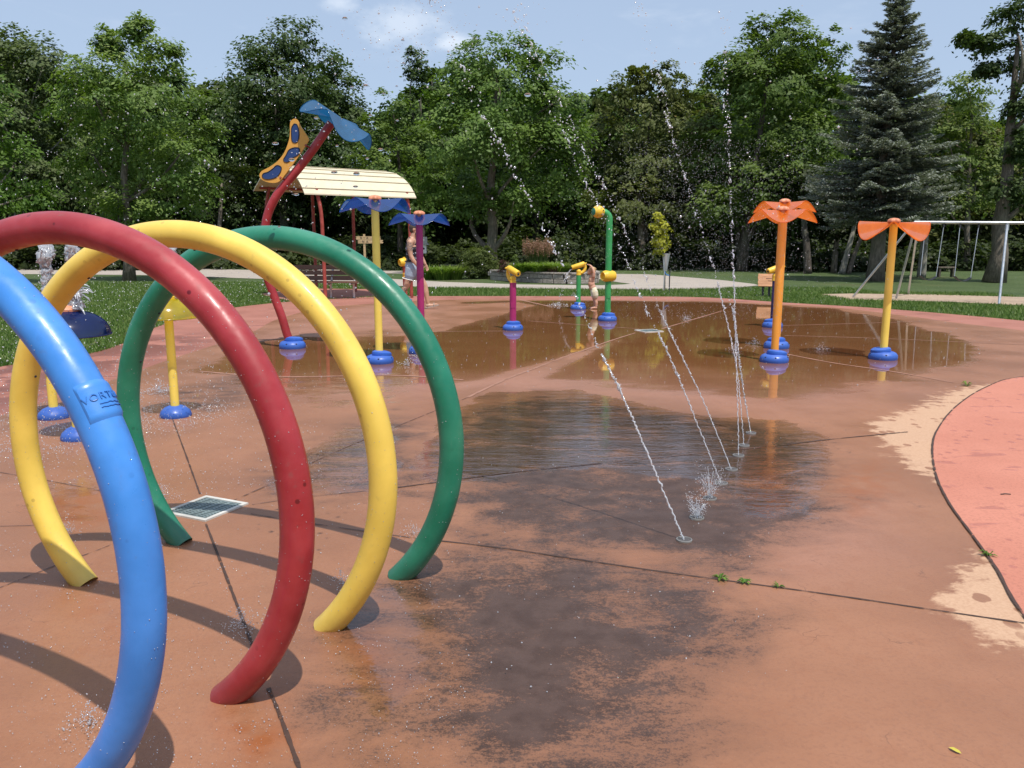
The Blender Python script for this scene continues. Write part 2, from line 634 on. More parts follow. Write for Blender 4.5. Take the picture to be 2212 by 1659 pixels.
# ---- concrete shader shared by the three zones
def concrete(name, kind):
    m, nt = new_mat(name)
    N = NT(nt)
    co = worldpos(N)
    fine = N.noise(co, 240.0, 3, 0.6)
    gr = N.noise(co, 75.0, 4, 0.65)
    med = N.noise(co, 9.0, 5, 0.6)
    big = N.noise(co, 1.1, 4, 0.55)
    if kind == 'pad':
        A = N.n('ShaderNodeAttribute', {'attribute_name': 'stains'})
        s = N.n('ShaderNodeSeparateColor', Color=A.outputs['Color'])
        stain, wet, film = s.outputs[0], s.outputs[1], s.outputs[2]
        B = N.n('ShaderNodeAttribute', {'attribute_name': 'tones'})
        s2 = N.n('ShaderNodeSeparateColor', Color=B.outputs['Color'])
        dry, pink, rust = s2.outputs[0], s2.outputs[1], s2.outputs[2]
        base = N.mix(N.ramp(big, 0.3, 0.7), (0.272, 0.121, 0.062), (0.335, 0.156, 0.086))
        base = N.mix(N.math('MULTIPLY', pink, 0.8), base, (0.37, 0.185, 0.130))
        base = N.mix(N.math('MULTIPLY', N.ramp(med, 0.45, 0.7), 0.22), base, (0.27, 0.105, 0.05))
        # grain of the broomed surface
        base = N.mix(N.ramp(gr, 0.45, 0.70, 0, 0.30), base, (0.19, 0.088, 0.055))
        base = N.mix(N.ramp(fine, 0.62, 0.78, 0, 0.35), base, (0.62, 0.44, 0.33))
        # algae stain: broken up by streaky patches and black pores
        st = N.noise(N.scale(co, (1.0, 1.7, 1.0)), 2.4, 12, 0.66, 0.5)
        pore = N.noise(co, 150.0, 4, 0.7)
        pore2 = N.noise(N.scale(co, (1.0, 1.6, 1.0)), 38.0, 6, 0.75)
        dens = N.math('ADD', stain, N.math('MULTIPLY', N.math('SUBTRACT', st, 0.5), 1.5))
        body = N.ramp(dens, 0.12, 0.95)
        pv = N.math('ADD', N.math('MULTIPLY', pore, 0.55), N.math('MULTIPLY', pore2, 0.65))
        th_ = N.math('MULTIPLY_ADD', dens, -0.46, 0.84)
        grain = N.ramp(pv, th_, N.math('ADD', th_, 0.13))
        sm = N.math('ADD', N.math('MULTIPLY', body, 0.66), N.math('MULTIPLY', grain, 0.46), clamp=True)
        sm = N.math('MULTIPLY', sm, N.ramp(stain, 0.0, 0.4))
        dark = N.mix(N.ramp(med, 0.35, 0.65), (0.026, 0.019, 0.017), (0.055, 0.039, 0.034))
        c = N.mix(N.math('MULTIPLY', sm, 0.86), base, dark)
        rn = N.math('MULTIPLY', rust, N.ramp(N.noise(co, 7.0, 4), 0.35, 0.65))
        c = N.mix(N.math('MULTIPLY', rn, 0.75), c, (0.30, 0.085, 0.02))
        # fine cracks
        vc = N.n('ShaderNodeTexVoronoi', {'feature': 'DISTANCE_TO_EDGE'}, Scale=3.2)
        nd = N.n('ShaderNodeVectorMath', {'operation': 'ADD'})
        nt.links.new(co, nd.inputs[0])
        nz = N.n('ShaderNodeTexNoise', Scale=7.0, Detail=4.0)
        nt.links.new(co, nz.inputs['Vector'])
        sc = N.n('ShaderNodeVectorMath', {'operation': 'SCALE'}, Scale=0.28)
        nt.links.new(nz.outputs[1], sc.inputs[0])
        nt.links.new(sc.outputs[0], nd.inputs[1])
        nt.links.new(nd.outputs[0], vc.inputs['Vector'])
        crack = N.math('MULTIPLY', N.ramp(vc.outputs['Distance'], 0.0, 0.012, 1, 0), N.ramp(N.noise(co, 2.2, 2), 0.55, 0.68))
        c = N.mix(N.math('MULTIPLY', crack, 0.55), c, (0.05, 0.03, 0.025))
        # dry pale concrete with splashed drops
        vd = N.n('ShaderNodeTexVoronoi', Scale=9.0)
        nt.links.new(N.scale(co, (1.0, 0.75, 1.0)), vd.inputs['Vector'])
        drops = N.math('MULTIPLY', N.ramp(vd.outputs['Distance'], 0.26, 0.31, 1, 0), N.ramp(N.noise(co, 3.0, 3), 0.40, 0.52))
        edge = N.ramp(N.math('ADD', dry, N.math('MULTIPLY', N.math('SUBTRACT', N.noise(N.scale(co, (1.0, 1.5, 1.0)), 6.0, 8, 0.72), 0.5), 1.3)), 0.42, 0.62)
        dr = N.math('MULTIPLY', edge, N.math('SUBTRACT', 1.0, N.math('MULTIPLY', drops, 0.85)))
        palec = N.mix(N.ramp(gr, 0.35, 0.7), (0.53, 0.335, 0.215), (0.46, 0.275, 0.170))
        c = N.mix(dr, c, palec)
        # standing water darkens and smooths
        wn = N.math('ADD', wet, N.math('MULTIPLY', N.math('SUBTRACT', N.noise(N.scale(co, (1, 1.8, 1)), 2.3, 6, 0.65, 0.5), 0.5), 0.75))
        wmask = N.math('MULTIPLY', N.ramp(wn, 0.42, 0.66), N.math('SUBTRACT', 1.0, dr))
        fmask = N.math('MULTIPLY', film, N.ramp(N.math('ADD', film, N.math('MULTIPLY', N.math('SUBTRACT', N.noise(N.scale(co, (1, 1.6, 1)), 0.9, 6, 0.6), 0.5), 1.0)), 0.25, 0.75))
        c = N.mix(N.math('MULTIPLY', N.math('POWER', fmask, 1.6), 0.9), c, N.mix(big, (0.165, 0.066, 0.023), (0.215, 0.092, 0.036)))
        c = N.mix(N.math('MULTIPLY', wmask, 0.22), c, (0.06, 0.03, 0.022))
        wtot = N.math('MAXIMUM', wmask, fmask)
        r0 = N.mix(1.0, (0.62, 0.62, 0.62), (1, 1, 1), 'MULTIPLY')
        damp = N.math('SUBTRACT', 1.0, dr)
        gloss = N.ramp(wtot, 0.0, 0.5)
        rough = N.math('ADD', N.ramp(gloss, 0.0, 1.0, 0.40, 0.025, False), N.ramp(big, 0.35, 0.65, -0.09, 0.05))
        rough = N.math('MAXIMUM', rough, 0.022)
        rough = N.math('ADD', rough, N.math('MULTIPLY', dr, 0.4))
        p = N.n('ShaderNodeBsdfPrincipled', Base_Color=c, Roughness=rough)
        p.inputs['IOR'].default_value = 1.40
        nt.links.new(N.math('MULTIPLY_ADD', gloss, 0.22, 0.5), p.inputs['Specular IOR Level'])
        # rough aggregate where dry, ripples where wet
        hb = N.math('ADD', N.math('MULTIPLY', gr, 0.7), N.math('MULTIPLY', fine, 0.5))
        hb = N.math('MULTIPLY', hb, N.math('SUBTRACT', 1.0, gloss))
        nb = N.bump(hb, 0.5, 0.003)
        rip = N.noise(N.scale(co, (1.0, 3.2, 1.0)), 3.0, 4, 0.55, 0.3)
        rip2 = N.noise(N.scale(co, (2.2, 5.0, 1.0)), 9.0, 3, 0.5)
        rb = N.math('MULTIPLY', N.math('ADD', rip, N.math('MULTIPLY', rip2, 0.25)), N.math('MULTIPLY_ADD', wmask, 0.9, 0.06))
        nb2 = N.bump(rb, 0.085, 0.05, nb)
        nt.links.new(nb2, p.inputs['Normal'])
        N.out(p.outputs[0])
        return m
    if kind == 'coral':
        base = N.mix(N.ramp(big, 0.3, 0.7), (0.485, 0.182, 0.120), (0.54, 0.212, 0.143))
        dark = (0.44, 0.14, 0.095)
        wetn = N.ramp(N.noise(N.scale(co, (0.8, 3.0, 1)), 1.7, 4, 0.55, 0.5), 0.62, 0.66)
        vd = N.n('ShaderNodeTexVoronoi', Scale=11.0)
        nt.links.new(N.scale(co, (0.9, 0.8, 1.0)), vd.inputs['Vector'])
        dm = N.math('MULTIPLY', N.ramp(vd.outputs['Distance'], 0.24, 0.29, 1, 0), N.ramp(N.noise(co, 1.3, 3), 0.46, 0.54))
        wetm = N.math('MAXIMUM', wetn, dm)
        c = N.mix(N.math('MULTIPLY', wetm, 0.6), base, dark)
    else:
        base = N.mix(N.ramp(big, 0.3, 0.7), (0.305, 0.118, 0.082), (0.385, 0.158, 0.115))
        A = N.n('ShaderNodeSeparateXYZ', Vector=co)
        left = N.math('MULTIPLY', N.ramp(A.outputs[0], -5.2, -3.8, 1, 0), N.ramp(A.outputs[1], 11.5, 14.5, 1, 0))
        wetm = N.math('MULTIPLY', left, N.ramp(N.noise(co, 1.3, 5, 0.6), 0.40, 0.52))
        wetm = N.math('MAXIMUM', wetm, N.math('MULTIPLY', N.ramp(N.noise(N.scale(co, (1, 2, 1)), 1.0, 5), 0.60, 0.66), 0.6))
        c = N.mix(N.math('MULTIPLY', wetm, 0.7), base, (0.17, 0.05, 0.032))
    c = N.mix(N.ramp(gr, 0.45, 0.7, 0, 0.35), c, (0.22, 0.08, 0.05))
    c = N.mix(N.ramp(fine, 0.6, 0.8, 0, 0.3), c, (0.75, 0.42, 0.32))
    p = N.n('ShaderNodeBsdfPrincipled', Base_Color=c, Roughness=N.ramp(wetm, 0, 1, 0.85, 0.35))
    nt.links.new(N.bump(N.math('ADD', gr, fine), 0.4, 0.004), p.inputs['Normal'])
    N.out(p.outputs[0])
    return m


# ---- the splash pad as a fine radial grid, carrying its stains and wet places
ctr = np.array([0.3, 3.4])
NTH, NR = 640, 420
th = np.linspace(0, 2 * pi, NTH, endpoint=False)
dirs = np.stack([np.cos(th), np.sin(th)], 1)
Rb = np.zeros(NTH)
for i in range(len(pad_poly)):
    a, b = pad_poly[i] - ctr, pad_poly[(i + 1) % len(pad_poly)] - ctr
    e = b - a
    den = dirs[:, 0] * e[1] - dirs[:, 1] * e[0]
    den = np.where(np.abs(den) < 1e-9, 1e-9, den)
    t = (a[0] * e[1] - a[1] * e[0]) / den
    u = (a[0] * dirs[:, 1] - a[1] * dirs[:, 0]) / den
    ok = (t > 0) & (u >= -1e-6) & (u <= 1 + 1e-6)
    Rb = np.where(ok, np.maximum(Rb, t), Rb)
k = (np.linspace(0.002, 1, NR)) ** 1.25
XY = ctr + (k[:, None, None] * Rb[None, :, None]) * dirs[None]
XY = XY.reshape(-1, 2)
V = np.concatenate([XY, np.full((len(XY), 1), 0.004)], 1)
ii, jj = np.meshgrid(np.arange(NR - 1), np.arange(NTH), indexing='ij')
F = np.stack([ii * NTH + jj, (ii + 1) * NTH + jj, (ii + 1) * NTH + (jj + 1) % NTH, ii * NTH + (jj + 1) % NTH], -1).reshape(-1, 4)


def zone(pts, soft, amt=1.0):
    return smooth(signed_dist(XY, poly_world(pts)), -soft, soft) * amt


stain = np.zeros(len(XY))
for pts, sft, a in [
    ([(880, 990), (970, 905), (1080, 860), (1240, 850), (1420, 885), (1560, 905), (1690, 915), (1790, 955), (1830, 1040), (1850, 1110), (1760, 1180), (1640, 1235), (1480, 1240), (1250, 1200), (1000, 1170), (930, 1080)], 0.55, 0.80),
    ([(1180, 1085), (1560, 1075), (1700, 1100), (1640, 1195), (1450, 1215), (1220, 1160)], 0.25, 0.92),
    ([(820, 1260), (960, 1170), (1250, 1170), (1500, 1225), (1690, 1320), (1640, 1440), (1580, 1520), (1560, 1600), (1520, 1740), (880, 1760), (820, 1580), (800, 1400)], 0.42, 0.76),
    ([(960, 1240), (1250, 1250), (1440, 1330), (1360, 1450), (1310, 1640), (1020, 1700), (970, 1500)], 0.38, 1.0),
    ([(540, 1010), (700, 930), (850, 885), (960, 930), (960, 1080), (700, 1095), (560, 1085)], 0.5, 0.62),
    ([(300, 850), (420, 828), (520, 800), (620, 810), (560, 870), (420, 905)], 0.45, 0.55),
    ([(640, 1320), (900, 1240), (990, 1420), (940, 1720), (600, 1720), (560, 1500)], 0.40, 0.55),
    ([(1640, 1120), (1880, 1030), (1930, 1090), (1820, 1190), (1700, 1240)], 0.4, 0.52),
    ([(0, 845), (90, 840), (150, 880), (60, 925), (0, 935)], 0.4, 0.5),
    ([(1450, 850), (1640, 795), (1770, 815), (1720, 860)], 0.8, 0.45),
    ([(1000, 860), (1150, 835), (1300, 850), (1250, 880), (1050, 900)], 0.6, 0.5),
]:
    stain = np.maximum(stain, zone(pts, sft, a))
wet = np.zeros(len(XY))
for pts, sft, a in [
    ([(880, 1010), (960, 900), (1060, 848), (1240, 842), (1420, 880), (1560, 905), (1690, 905), (1790, 945), (1800, 1000), (1700, 1040), (1500, 1040), (1280, 1010), (1100, 1030), (960, 1055)], 0.4, 0.95),
    ([(560, 1010), (700, 930), (860, 890), (900, 1000), (860, 1070), (700, 1085), (560, 1075)], 0.35, 0.66),
    ([(1500, 1030), (1800, 990), (1850, 1060), (1800, 1130), (1560, 1150)], 0.35, 0.62),
    ([(0, 1040), (250, 1000), (300, 1100), (200, 1150), (0, 1150)], 0.3, 0.52),
    ([(170, 1270), (300, 1270), (330, 1400), (180, 1420)], 0.25, 0.55),
    ([(660, 1340), (860, 1240), (990, 1300), (960, 1520), (820, 1600), (700, 1500)], 0.25, 0.62),
    ([(440, 1510), (600, 1500), (640, 1640), (520, 1700), (430, 1600)], 0.18, 0.60),
    ([(540, 820), (860, 800), (980, 830), (860, 890), (640, 900)], 0.4, 0.48),
]:
    wet = np.maximum(wet, zone(pts, sft, a))
film = zone([(430, 803), (560, 738), (650, 725), (730, 735), (860, 733), (960, 690), (1010, 668), (1000, 653), (1110, 650), (1300, 650), (1511, 652), (1640, 657), (1805, 668), (1930, 690), (2040, 722), (2120, 750), (2080, 790), (1820, 822), (1560, 812), (1400, 790), (1250, 790), (1050, 815), (850, 805), (700, 812), (560, 822)], 0.75)
film = np.maximum(film, zone([(430, 800), (700, 740), (1000, 660), (1300, 655), (1640, 660), (1960, 700), (2100, 770), (2050, 820), (1900, 850), (1700, 880), (1400, 850), (1150, 830), (900, 845), (620, 870), (440, 840)], 0.9, 0.66))
film *= 1 - 0.75 * np.maximum(zone([(800, 690), (960, 660), (1120, 652), (1160, 660), (1060, 690), (960, 715), (860, 725)], 0.3), 0)
film *= 1 - 0.8 * zone([(930, 860), (1150, 788), (1270, 750), (1335, 735), (1260, 775), (1130, 830), (1010, 880)], 0.25)
dry = np.zeros(len(XY))
for pts, sft in [([(1860, 915), (1940, 893), (2060, 840), (2140, 830), (2212, 815), (2200, 900), (2120, 1040), (2045, 1060), (1995, 1030), (1940, 1000), (1905, 955)], 0.22),
                 ([(1990, 1290), (2060, 1250), (2110, 1200), (2140, 1180), (2300, 1340), (2300, 1440), (2140, 1390), (2040, 1335)], 0.16),
                 ]:
    dry = np.maximum(dry, zone(pts, sft * 2.0, 0.92))
pink = np.maximum(zone([(540, 740), (620, 700), (700, 672), (830, 658), (960, 660), (860, 705), (720, 725), (620, 745)], 0.6, 1.0), zone([(430, 810), (1000, 815), (1300, 795), (1600, 830), (1900, 835), (1990, 850), (1700, 895), (1300, 850), (1000, 850), (600, 850)], 0.7, 0.8))
pink = np.maximum(pink, zone([(1640, 1130), (1900, 1080), (1960, 1200), (1800, 1260), (1650, 1250)], 0.4, 0.7))
rust = np.maximum.reduce([zone([(60, 1090), (200, 1050), (250, 1120), (120, 1160)], 0.12, 0.7), zone([(480, 1520), (580, 1500), (620, 1600), (560, 1650), (490, 1610)], 0.10, 0.9), zone([(1780, 1040), (1900, 1000), (1930, 1060), (1850, 1120)], 0.2, 0.6), zone([(700, 1390), (790, 1360), (860, 1480), (780, 1500)], 0.12, 0.5), zone([(130, 1290), (260, 1270), (280, 1400), (180, 1420)], 0.12, 0.35)])
one = np.ones(len(XY))
pad = struct(link('splash_pad', fast_mesh('splash_pad', V, F, True, {
    'stains': ('FLOAT_COLOR', np.stack([stain, wet, film, one], 1)),
    'tones': ('FLOAT_COLOR', np.stack([dry, pink, rust, one], 1))}), concrete('pad_concrete', 'pad')))
flat_sheet('pad_border', border_poly, 0.0, concrete('border_concrete', 'border'))
flat_sheet('coral_apron', coral_poly, 0.0085, concrete('coral_concrete', 'coral'))


# ---- lawn, path, sand
def lawn_mat():
    m, nt = new_mat('lawn')
    N = NT(nt)
    co = worldpos(N)
    a = N.noise(co, 0.5, 4)
    b = N.noise(N.scale(co, (1, 1, 1)), 14.0, 6, 0.7)
    d = N.noise(co, 70.0, 4, 0.7)
    c = N.mix(N.ramp(a, 0.35, 0.65), (0.085, 0.135, 0.032), (0.120, 0.175, 0.048))
    c = N.mix(N.ramp(b, 0.35, 0.7, 0, 0.6), c, (0.040, 0.075, 0.017))
    c = N.mix(N.ramp(d, 0.5, 0.75, 0, 0.6), c, (0.10, 0.16, 0.04))
    c = N.mix(N.math('MULTIPLY', N.ramp(N.noise(co, 0.22, 3), 0.55, 0.7), 0.5), c, (0.17, 0.16, 0.06))
    p = N.n('ShaderNodeBsdfPrincipled', Base_Color=c, Roughness=0.9)
    nt.links.new(N.bump(N.math('ADD', b, d), 1.0, 0.06), p.inputs['Normal'])
    N.out(p.outputs[0])
    return m


M['lawn'] = lawn_mat()
gx = np.linspace(-260, 260, 60)
gy = np.linspace(-120, 420, 60)
GX, GY = np.meshgrid(gx, gy)
V = np.stack([GX.ravel(), GY.ravel(), np.full(GX.size, -0.03)], 1)
ii, jj = np.meshgrid(np.arange(59), np.arange(59), indexing='ij')
F = np.stack([ii * 60 + jj, ii * 60 + jj + 1, (ii + 1) * 60 + jj + 1, (ii + 1) * 60 + jj], -1).reshape(-1, 4)
struct(link('ground', fast_mesh('ground', V, F), M['lawn']))


def gravel(name, a, b, sc=40.0):
    m, nt = new_mat(name)
    N = NT(nt)
    co = worldpos(N)
    n1 = N.noise(co, sc, 5, 0.7)
    n2 = N.noise(co, 0.8, 4)
    c = N.mix(N.ramp(n1, 0.3, 0.7), a, b)
    c = N.mix(N.math('MULTIPLY', N.ramp(n2, 0.5, 0.75), 0.35), c, tuple(x * 0.6 for x in a))
    p = N.n('ShaderNodeBsdfPrincipled', Base_Color=c, Roughness=0.95)
    nt.links.new(N.bump(n1, 0.6, 0.02), p.inputs['Normal'])
    N.out(p.outputs[0])
    return m


M['path'] = gravel('path_asphalt_pale', (0.33, 0.28, 0.235), (0.45, 0.395, 0.34), 25)
M['sand'] = gravel('playground_chips', (0.30, 0.215, 0.145), (0.47, 0.35, 0.25), 9)
near_path = poly_world([(-60, 574), (300, 576), (440, 579), (560, 583), (640, 590), (843, 601), (966, 608), (1120, 613), (1230, 614.5), (1300, 615), (1350, 613), (1362, 611.5), (1340, 609), (1285, 600), (1240, 594), (1284, 590), (1400, 591.5), (1500, 599), (1570, 605), (1628, 612), (1640, 615), (1600, 619), (1540, 622), (1400, 624.5), (1200, 623), (966, 620), (843, 615.5), (700, 609), (560, 601), (440, 597), (300, 593), (-60, 590)])
flat_sheet('path', near_path, -0.02, M['path'])
far_path = poly_world([(545, 583), (640, 586), (821, 589.5), (1000, 592), (1230, 594), (1230, 590.5), (1000, 586.5), (821, 584), (640, 580.5), (545, 579.5)])
flat_sheet('path', far_path, -0.015, M['path'])
flat_sheet('sand_patch', poly_world([(1765, 634), (1838, 632.5), (2000, 634), (2212, 640), (2420, 645), (2420, 664), (2212, 658), (2050, 650), (1838, 646), (1790, 640)]), -0.02, M['sand'])
flat_sheet('shelter_slab', poly_world([(560, 634), (640, 622), (836, 624), (900, 642), (760, 648), (634, 652)]), -0.012, bpy.data.materials['border_concrete'])

# ---- control joints in the concrete
def strip(mb, pts, wd, z):
    P = np.array([ground(*p)[:2] for p in pts])
    P = spline([(x, y, 0) for x, y in P], max(2, len(P) * 10))[:, :2] if len(P) > 2 else np.linspace(P[0], P[1], 12)
    v, f = [], []
    for i in range(len(P)):
        d = P[min(i + 1, len(P) - 1)] - P[max(i - 1, 0)]
        d /= np.linalg.norm(d) + 1e-9
        q = np.array([-d[1], d[0]])
        ww = wd * (0.75 + 0.5 * random.random())
        for sgn in (-1, 1):
            e = P[i] + sgn * q * ww / 2
            v.append((e[0], e[1], z))
    for i in range(len(P) - 1):
        f.append((2 * i + 1, 2 * i, 2 * i + 2, 2 * i + 3))
    mb.add(v, f)


def joint_mat(name, a, b, keep):
    m, nt = new_mat(name)
    N = NT(nt)
    co = worldpos(N)
    c = N.mix(N.noise(co, 30.0, 4), a, b)
    p = N.n('ShaderNodeBsdfPrincipled', Base_Color=c, Roughness=0.7)
    t = N.n('ShaderNodeBsdfTransparent')
    f = N.ramp(N.noise(co, 9.0, 4, 0.7), keep, keep + 0.2)
    mx = N.n('ShaderNodeMixShader', Fac=f, i1=t.outputs[0], i2=p.outputs[0])
    N.out(mx.outputs[0])
    return m


M['joint'] = joint_mat('joint_dark', (0.035, 0.02, 0.015), (0.09, 0.045, 0.03), 0.28)
M['jointfaint'] = joint_mat('joint_faint', (0.10, 0.055, 0.04), (0.15, 0.08, 0.06), 0.38)
M['ridge'] = joint_mat('joint_pale', (0.36, 0.19, 0.13), (0.30, 0.15, 0.10), 0.25)
mb = MB()
for pts, wd in [
    ([(372, 905), (400, 980), (432, 1069)], 0.010),
    ([(445, 1134), (482, 1230), (520, 1330), (556, 1425)], 0.012),
    ([(580, 1490), (602, 1542), (645, 1659), (680, 1760)], 0.013),
    ([(1106, 1189), (1426, 1237), (1756, 1282), (2000, 1318), (2212, 1349)], 0.010),
    ([(905, 1166), (1000, 1176), (1106, 1189)], 0.010),
    ([(860, 1055), (1000, 1036), (1106, 1022), (1301, 1002)], 0.014),
    ([(1700, 962), (1781, 952), (1961, 934.5)], 0.016),
]:
    strip(mb, pts, wd, 0.0075)
struct(part('expansion_joint', mb, M['joint'], smooth=False))
mb = MB()
for pts, wd in [
    ([(500, 1085), (600, 1040), (650, 1012), (760, 962), (900, 905), (1010, 860)], 0.012),
    ([(542, 1112), (700, 1137), (905, 1166)], 0.008),
    ([(545, 1092), (660, 1076), (860, 1055)], 0.008),
    ([(0, 1022), (120, 1043), (225, 1064), (355, 1098)], 0.007),
    ([(0, 1139), (120, 1136)], 0.007),
    ([(0, 1272), (120, 1224), (250, 1174), (356, 1112)], 0.007),
    ([(1301, 1002), (1500, 982), (1700, 962)], 0.012),
]:
    strip(mb, pts, wd, 0.0072)
struct(part('expansion_joint', mb, M['jointfaint'], smooth=False))
mb = MB()
for pts, wd in [
    ([(1010, 860), (1100, 818), (1200, 780), (1310, 740), (1372, 720)], 0.03),
    ([(1694, 725.5), (1900, 732), (2212, 745.6)], 0.03), ([(1690, 704), (1900, 698), (2053, 692)], 0.03),
    ([(1700, 766), (1800, 785), (1929, 804), (2060, 828)], 0.035),
    ([(700, 722), (966, 717), (1090, 716)], 0.03), ([(1143, 694), (1250, 702), (1380, 711)], 0.03),
    ([(1123, 648), (1190, 663)], 0.07), ([(430, 803), (600, 815), (850, 812), (1000, 822)], 0.05), ([(1430, 711), (1560, 672)], 0.03),
]:
    strip(mb, pts, wd, 0.0078)
struct(part('expansion_joint', mb, M['ridge'], smooth=False))
# the deep groove between the pad and the coral apron
mb = MB()
cc = coral_curve[::-1]
v, f = [], []
for i in range(len(cc)):
    d = cc[min(i + 1, len(cc) - 1)] - cc[max(i - 1, 0)]
    d /= np.linalg.norm(d)
    q = np.array([-d[1], d[0]])
    for sgn in (-1, 1):
        e = cc[i] + sgn * q * 0.0065 * (0.8 + 0.4 * random.random())
        v.append((e[0], e[1], 0.0125))
for i in range(len(cc) - 1):
    f.append((2 * i + 1, 2 * i, 2 * i + 2, 2 * i + 3))
mb.add(v, f)
struct(part('expansion_joint', mb, M['joint'], smooth=False))

# ---- drains
def drain(label, cx, cy, side, ang, group):
    t = thing('drain_grate', label, 'drain', (cx, cy, 0.004), ang, group)
    mb = MB()
    s, b = side / 2, side * 0.075
    mb.box((0, s - b / 2, 0.004), (side, b, 0.012))
    mb.box((0, -s + b / 2, 0.004), (side, b, 0.012))
    mb.box((s - b / 2, 0, 0.004), (b, side - 2 * b, 0.012))
    mb.box((-s + b / 2, 0, 0.004), (b, side - 2 * b, 0.012))
    part('frame', mb, M['frame'], t, smooth=False)
    mb = MB()
    inn = side - 2 * b
    nb = 13
    for i in range(nb):
        x = -inn / 2 + (i + 0.5) * inn / nb
        mb.box((x, 0, 0.003), (inn / nb * 0.58, inn, 0.008))
    for i in range(5):
        y = -inn / 2 + (i + 0.5) * inn / 5
        mb.box((0, y, 0.0035), (inn, inn * 0.05, 0.0082))
    part('grille', mb, M['grate'], t, smooth=False)
    mb = MB()
    mb.box((0, 0, 0.0006), (inn, inn, 0.001))
    part('sump', mb, M['hole'], t, smooth=False)
    return t


g1 = [ground(*p)[:2] for p in [(358, 1104), (436, 1077), (540, 1092), (443, 1132)]]
cg = sum(g1) / 4
e = (g1[2] - g1[3])
side = np.mean([np.linalg.norm(g1[i] - g1[(i + 1) % 4]) for i in range(4)])
drain('square grey grate in a white frame beside the green hoop, nearest drain', cg[0], cg[1], side, atan2(e[1], e[0]), None)
c2 = ground(1402, 715.5)
drain('small distant drain in a white frame out in the shallow water', c2[0], c2[1], 0.36, radians(20), None)


# ---- grass blades growing along the pad and over the near lawn
def in_poly(P, poly):
    return signed_dist(P, poly) > 0


def grass(name, P, h, wd, rs):
    n = len(P)
    a = rs.uniform(0, 2 * pi, n)
    lean = rs.normal(0, 0.45, (n, 2))
    hh = h * rs.uniform(0.5, 1.25, n)
    ww = wd * rs.uniform(0.7, 1.4, n)
    b0 = np.stack([P[:, 0] - np.cos(a) * ww, P[:, 1] - np.sin(a) * ww, np.full(n, -0.03)], 1)
    b1 = np.stack([P[:, 0] + np.cos(a) * ww, P[:, 1] + np.sin(a) * ww, np.full(n, -0.03)], 1)
    tp = np.stack([P[:, 0] + lean[:, 0] * hh, P[:, 1] + lean[:, 1] * hh, -0.03 + hh], 1)
    V = np.stack([b0, b1, tp], 1).reshape(-1, 3)
    F = np.arange(3 * n).reshape(-1, 3)
    sh = np.repeat(rs.uniform(0, 1, n), 3)
    sh[2::3] += 0.15
    return fast_mesh(name, V, F, False, {'shade': ('FLOAT', np.clip(sh, 0, 1))})


M['grass'] = foliage('grass_blade', (0.045, 0.095, 0.014), (0.125, 0.20, 0.040), (0.24, 0.27, 0.10), 0.35)
rs = np.random.RandomState(5)
pts = []
# distance outward from the pad's edge
cand = np.concatenate([
    np.stack([rs.uniform(-16, -4.8, 150000), 8 + 22 * rs.uniform(0, 1, 150000) ** 1.4], 1),
    np.stack([rs.uniform(-6, 11, 60000), rs.uniform(19.5, 26.5, 60000)], 1),
    np.stack([rs.uniform(5, 14, 40000), rs.uniform(13.5, 24, 40000)], 1)])
dB = -signed_dist(cand, border_poly)
dP = np.maximum(signed_dist(cand, near_path), signed_dist(cand, poly_world([(1765, 634), (1838, 632.5), (2212, 640), (2420, 645), (2420, 664), (2212, 658), (1838, 646)])))
dP = np.maximum(dP, signed_dist(cand, poly_world([(560, 634), (640, 622), (836, 624), (900, 642), (634, 652)])))
cand = cand[(dB > -0.02) & (dP < 0)]
e0 = border_poly[rs.randint(0, len(border_poly), 16000)]
e1 = e0 + rs.normal(0, 0.22, (16000, 2))
dE = -signed_dist(e1, border_poly)
e1 = e1[(dE > -0.03) & (dE < 0.25) & (e1[:, 1] > 8)]
gme = grass('grass', np.concatenate([cand, e1]), 0.075, 0.009, rs)
go = link('grass', gme, M['grass'])
tag(go, 'short mown green grass growing along the edge of the concrete', 'grass')
go['kind'] = 'stuff'
# white clover heads scattered in the left lawn
cl_ = cand[rs.rand(len(cand)) < 0.016]
cl_ = cl_[(cl_[:, 0] < -4.5)]
n = len(cl_)
ov = np.array([(1, 0, 0), (-1, 0, 0), (0, 1, 0), (0, -1, 0), (0, 0, 1), (0, 0, -1)], float)
of = np.array([(0, 2, 4), (2, 1, 4), (1, 3, 4), (3, 0, 4), (2, 0, 5), (1, 2, 5), (3, 1, 5), (0, 3, 5)])
V = (np.concatenate([cl_, rs.uniform(0.01, 0.045, (n, 1))], 1)[:, None] + ov[None] * rs.uniform(0.006, 0.013, (n, 1, 1))).reshape(-1, 3)
F = (of[None] + np.arange(n)[:, None, None] * 6).reshape(-1, 3)
c_ = link('clover', fast_mesh('clover', V, F), M['white'])
tag(c_, 'tiny white clover heads dotted through the left lawn', 'clover')
c_['kind'] = 'stuff'


# ---- weeds in the joints, a fallen leaf and a twig
M['weed'] = foliage('weed_leaf', (0.06, 0.13, 0.015), (0.16, 0.26, 0.04), None, 0.35)


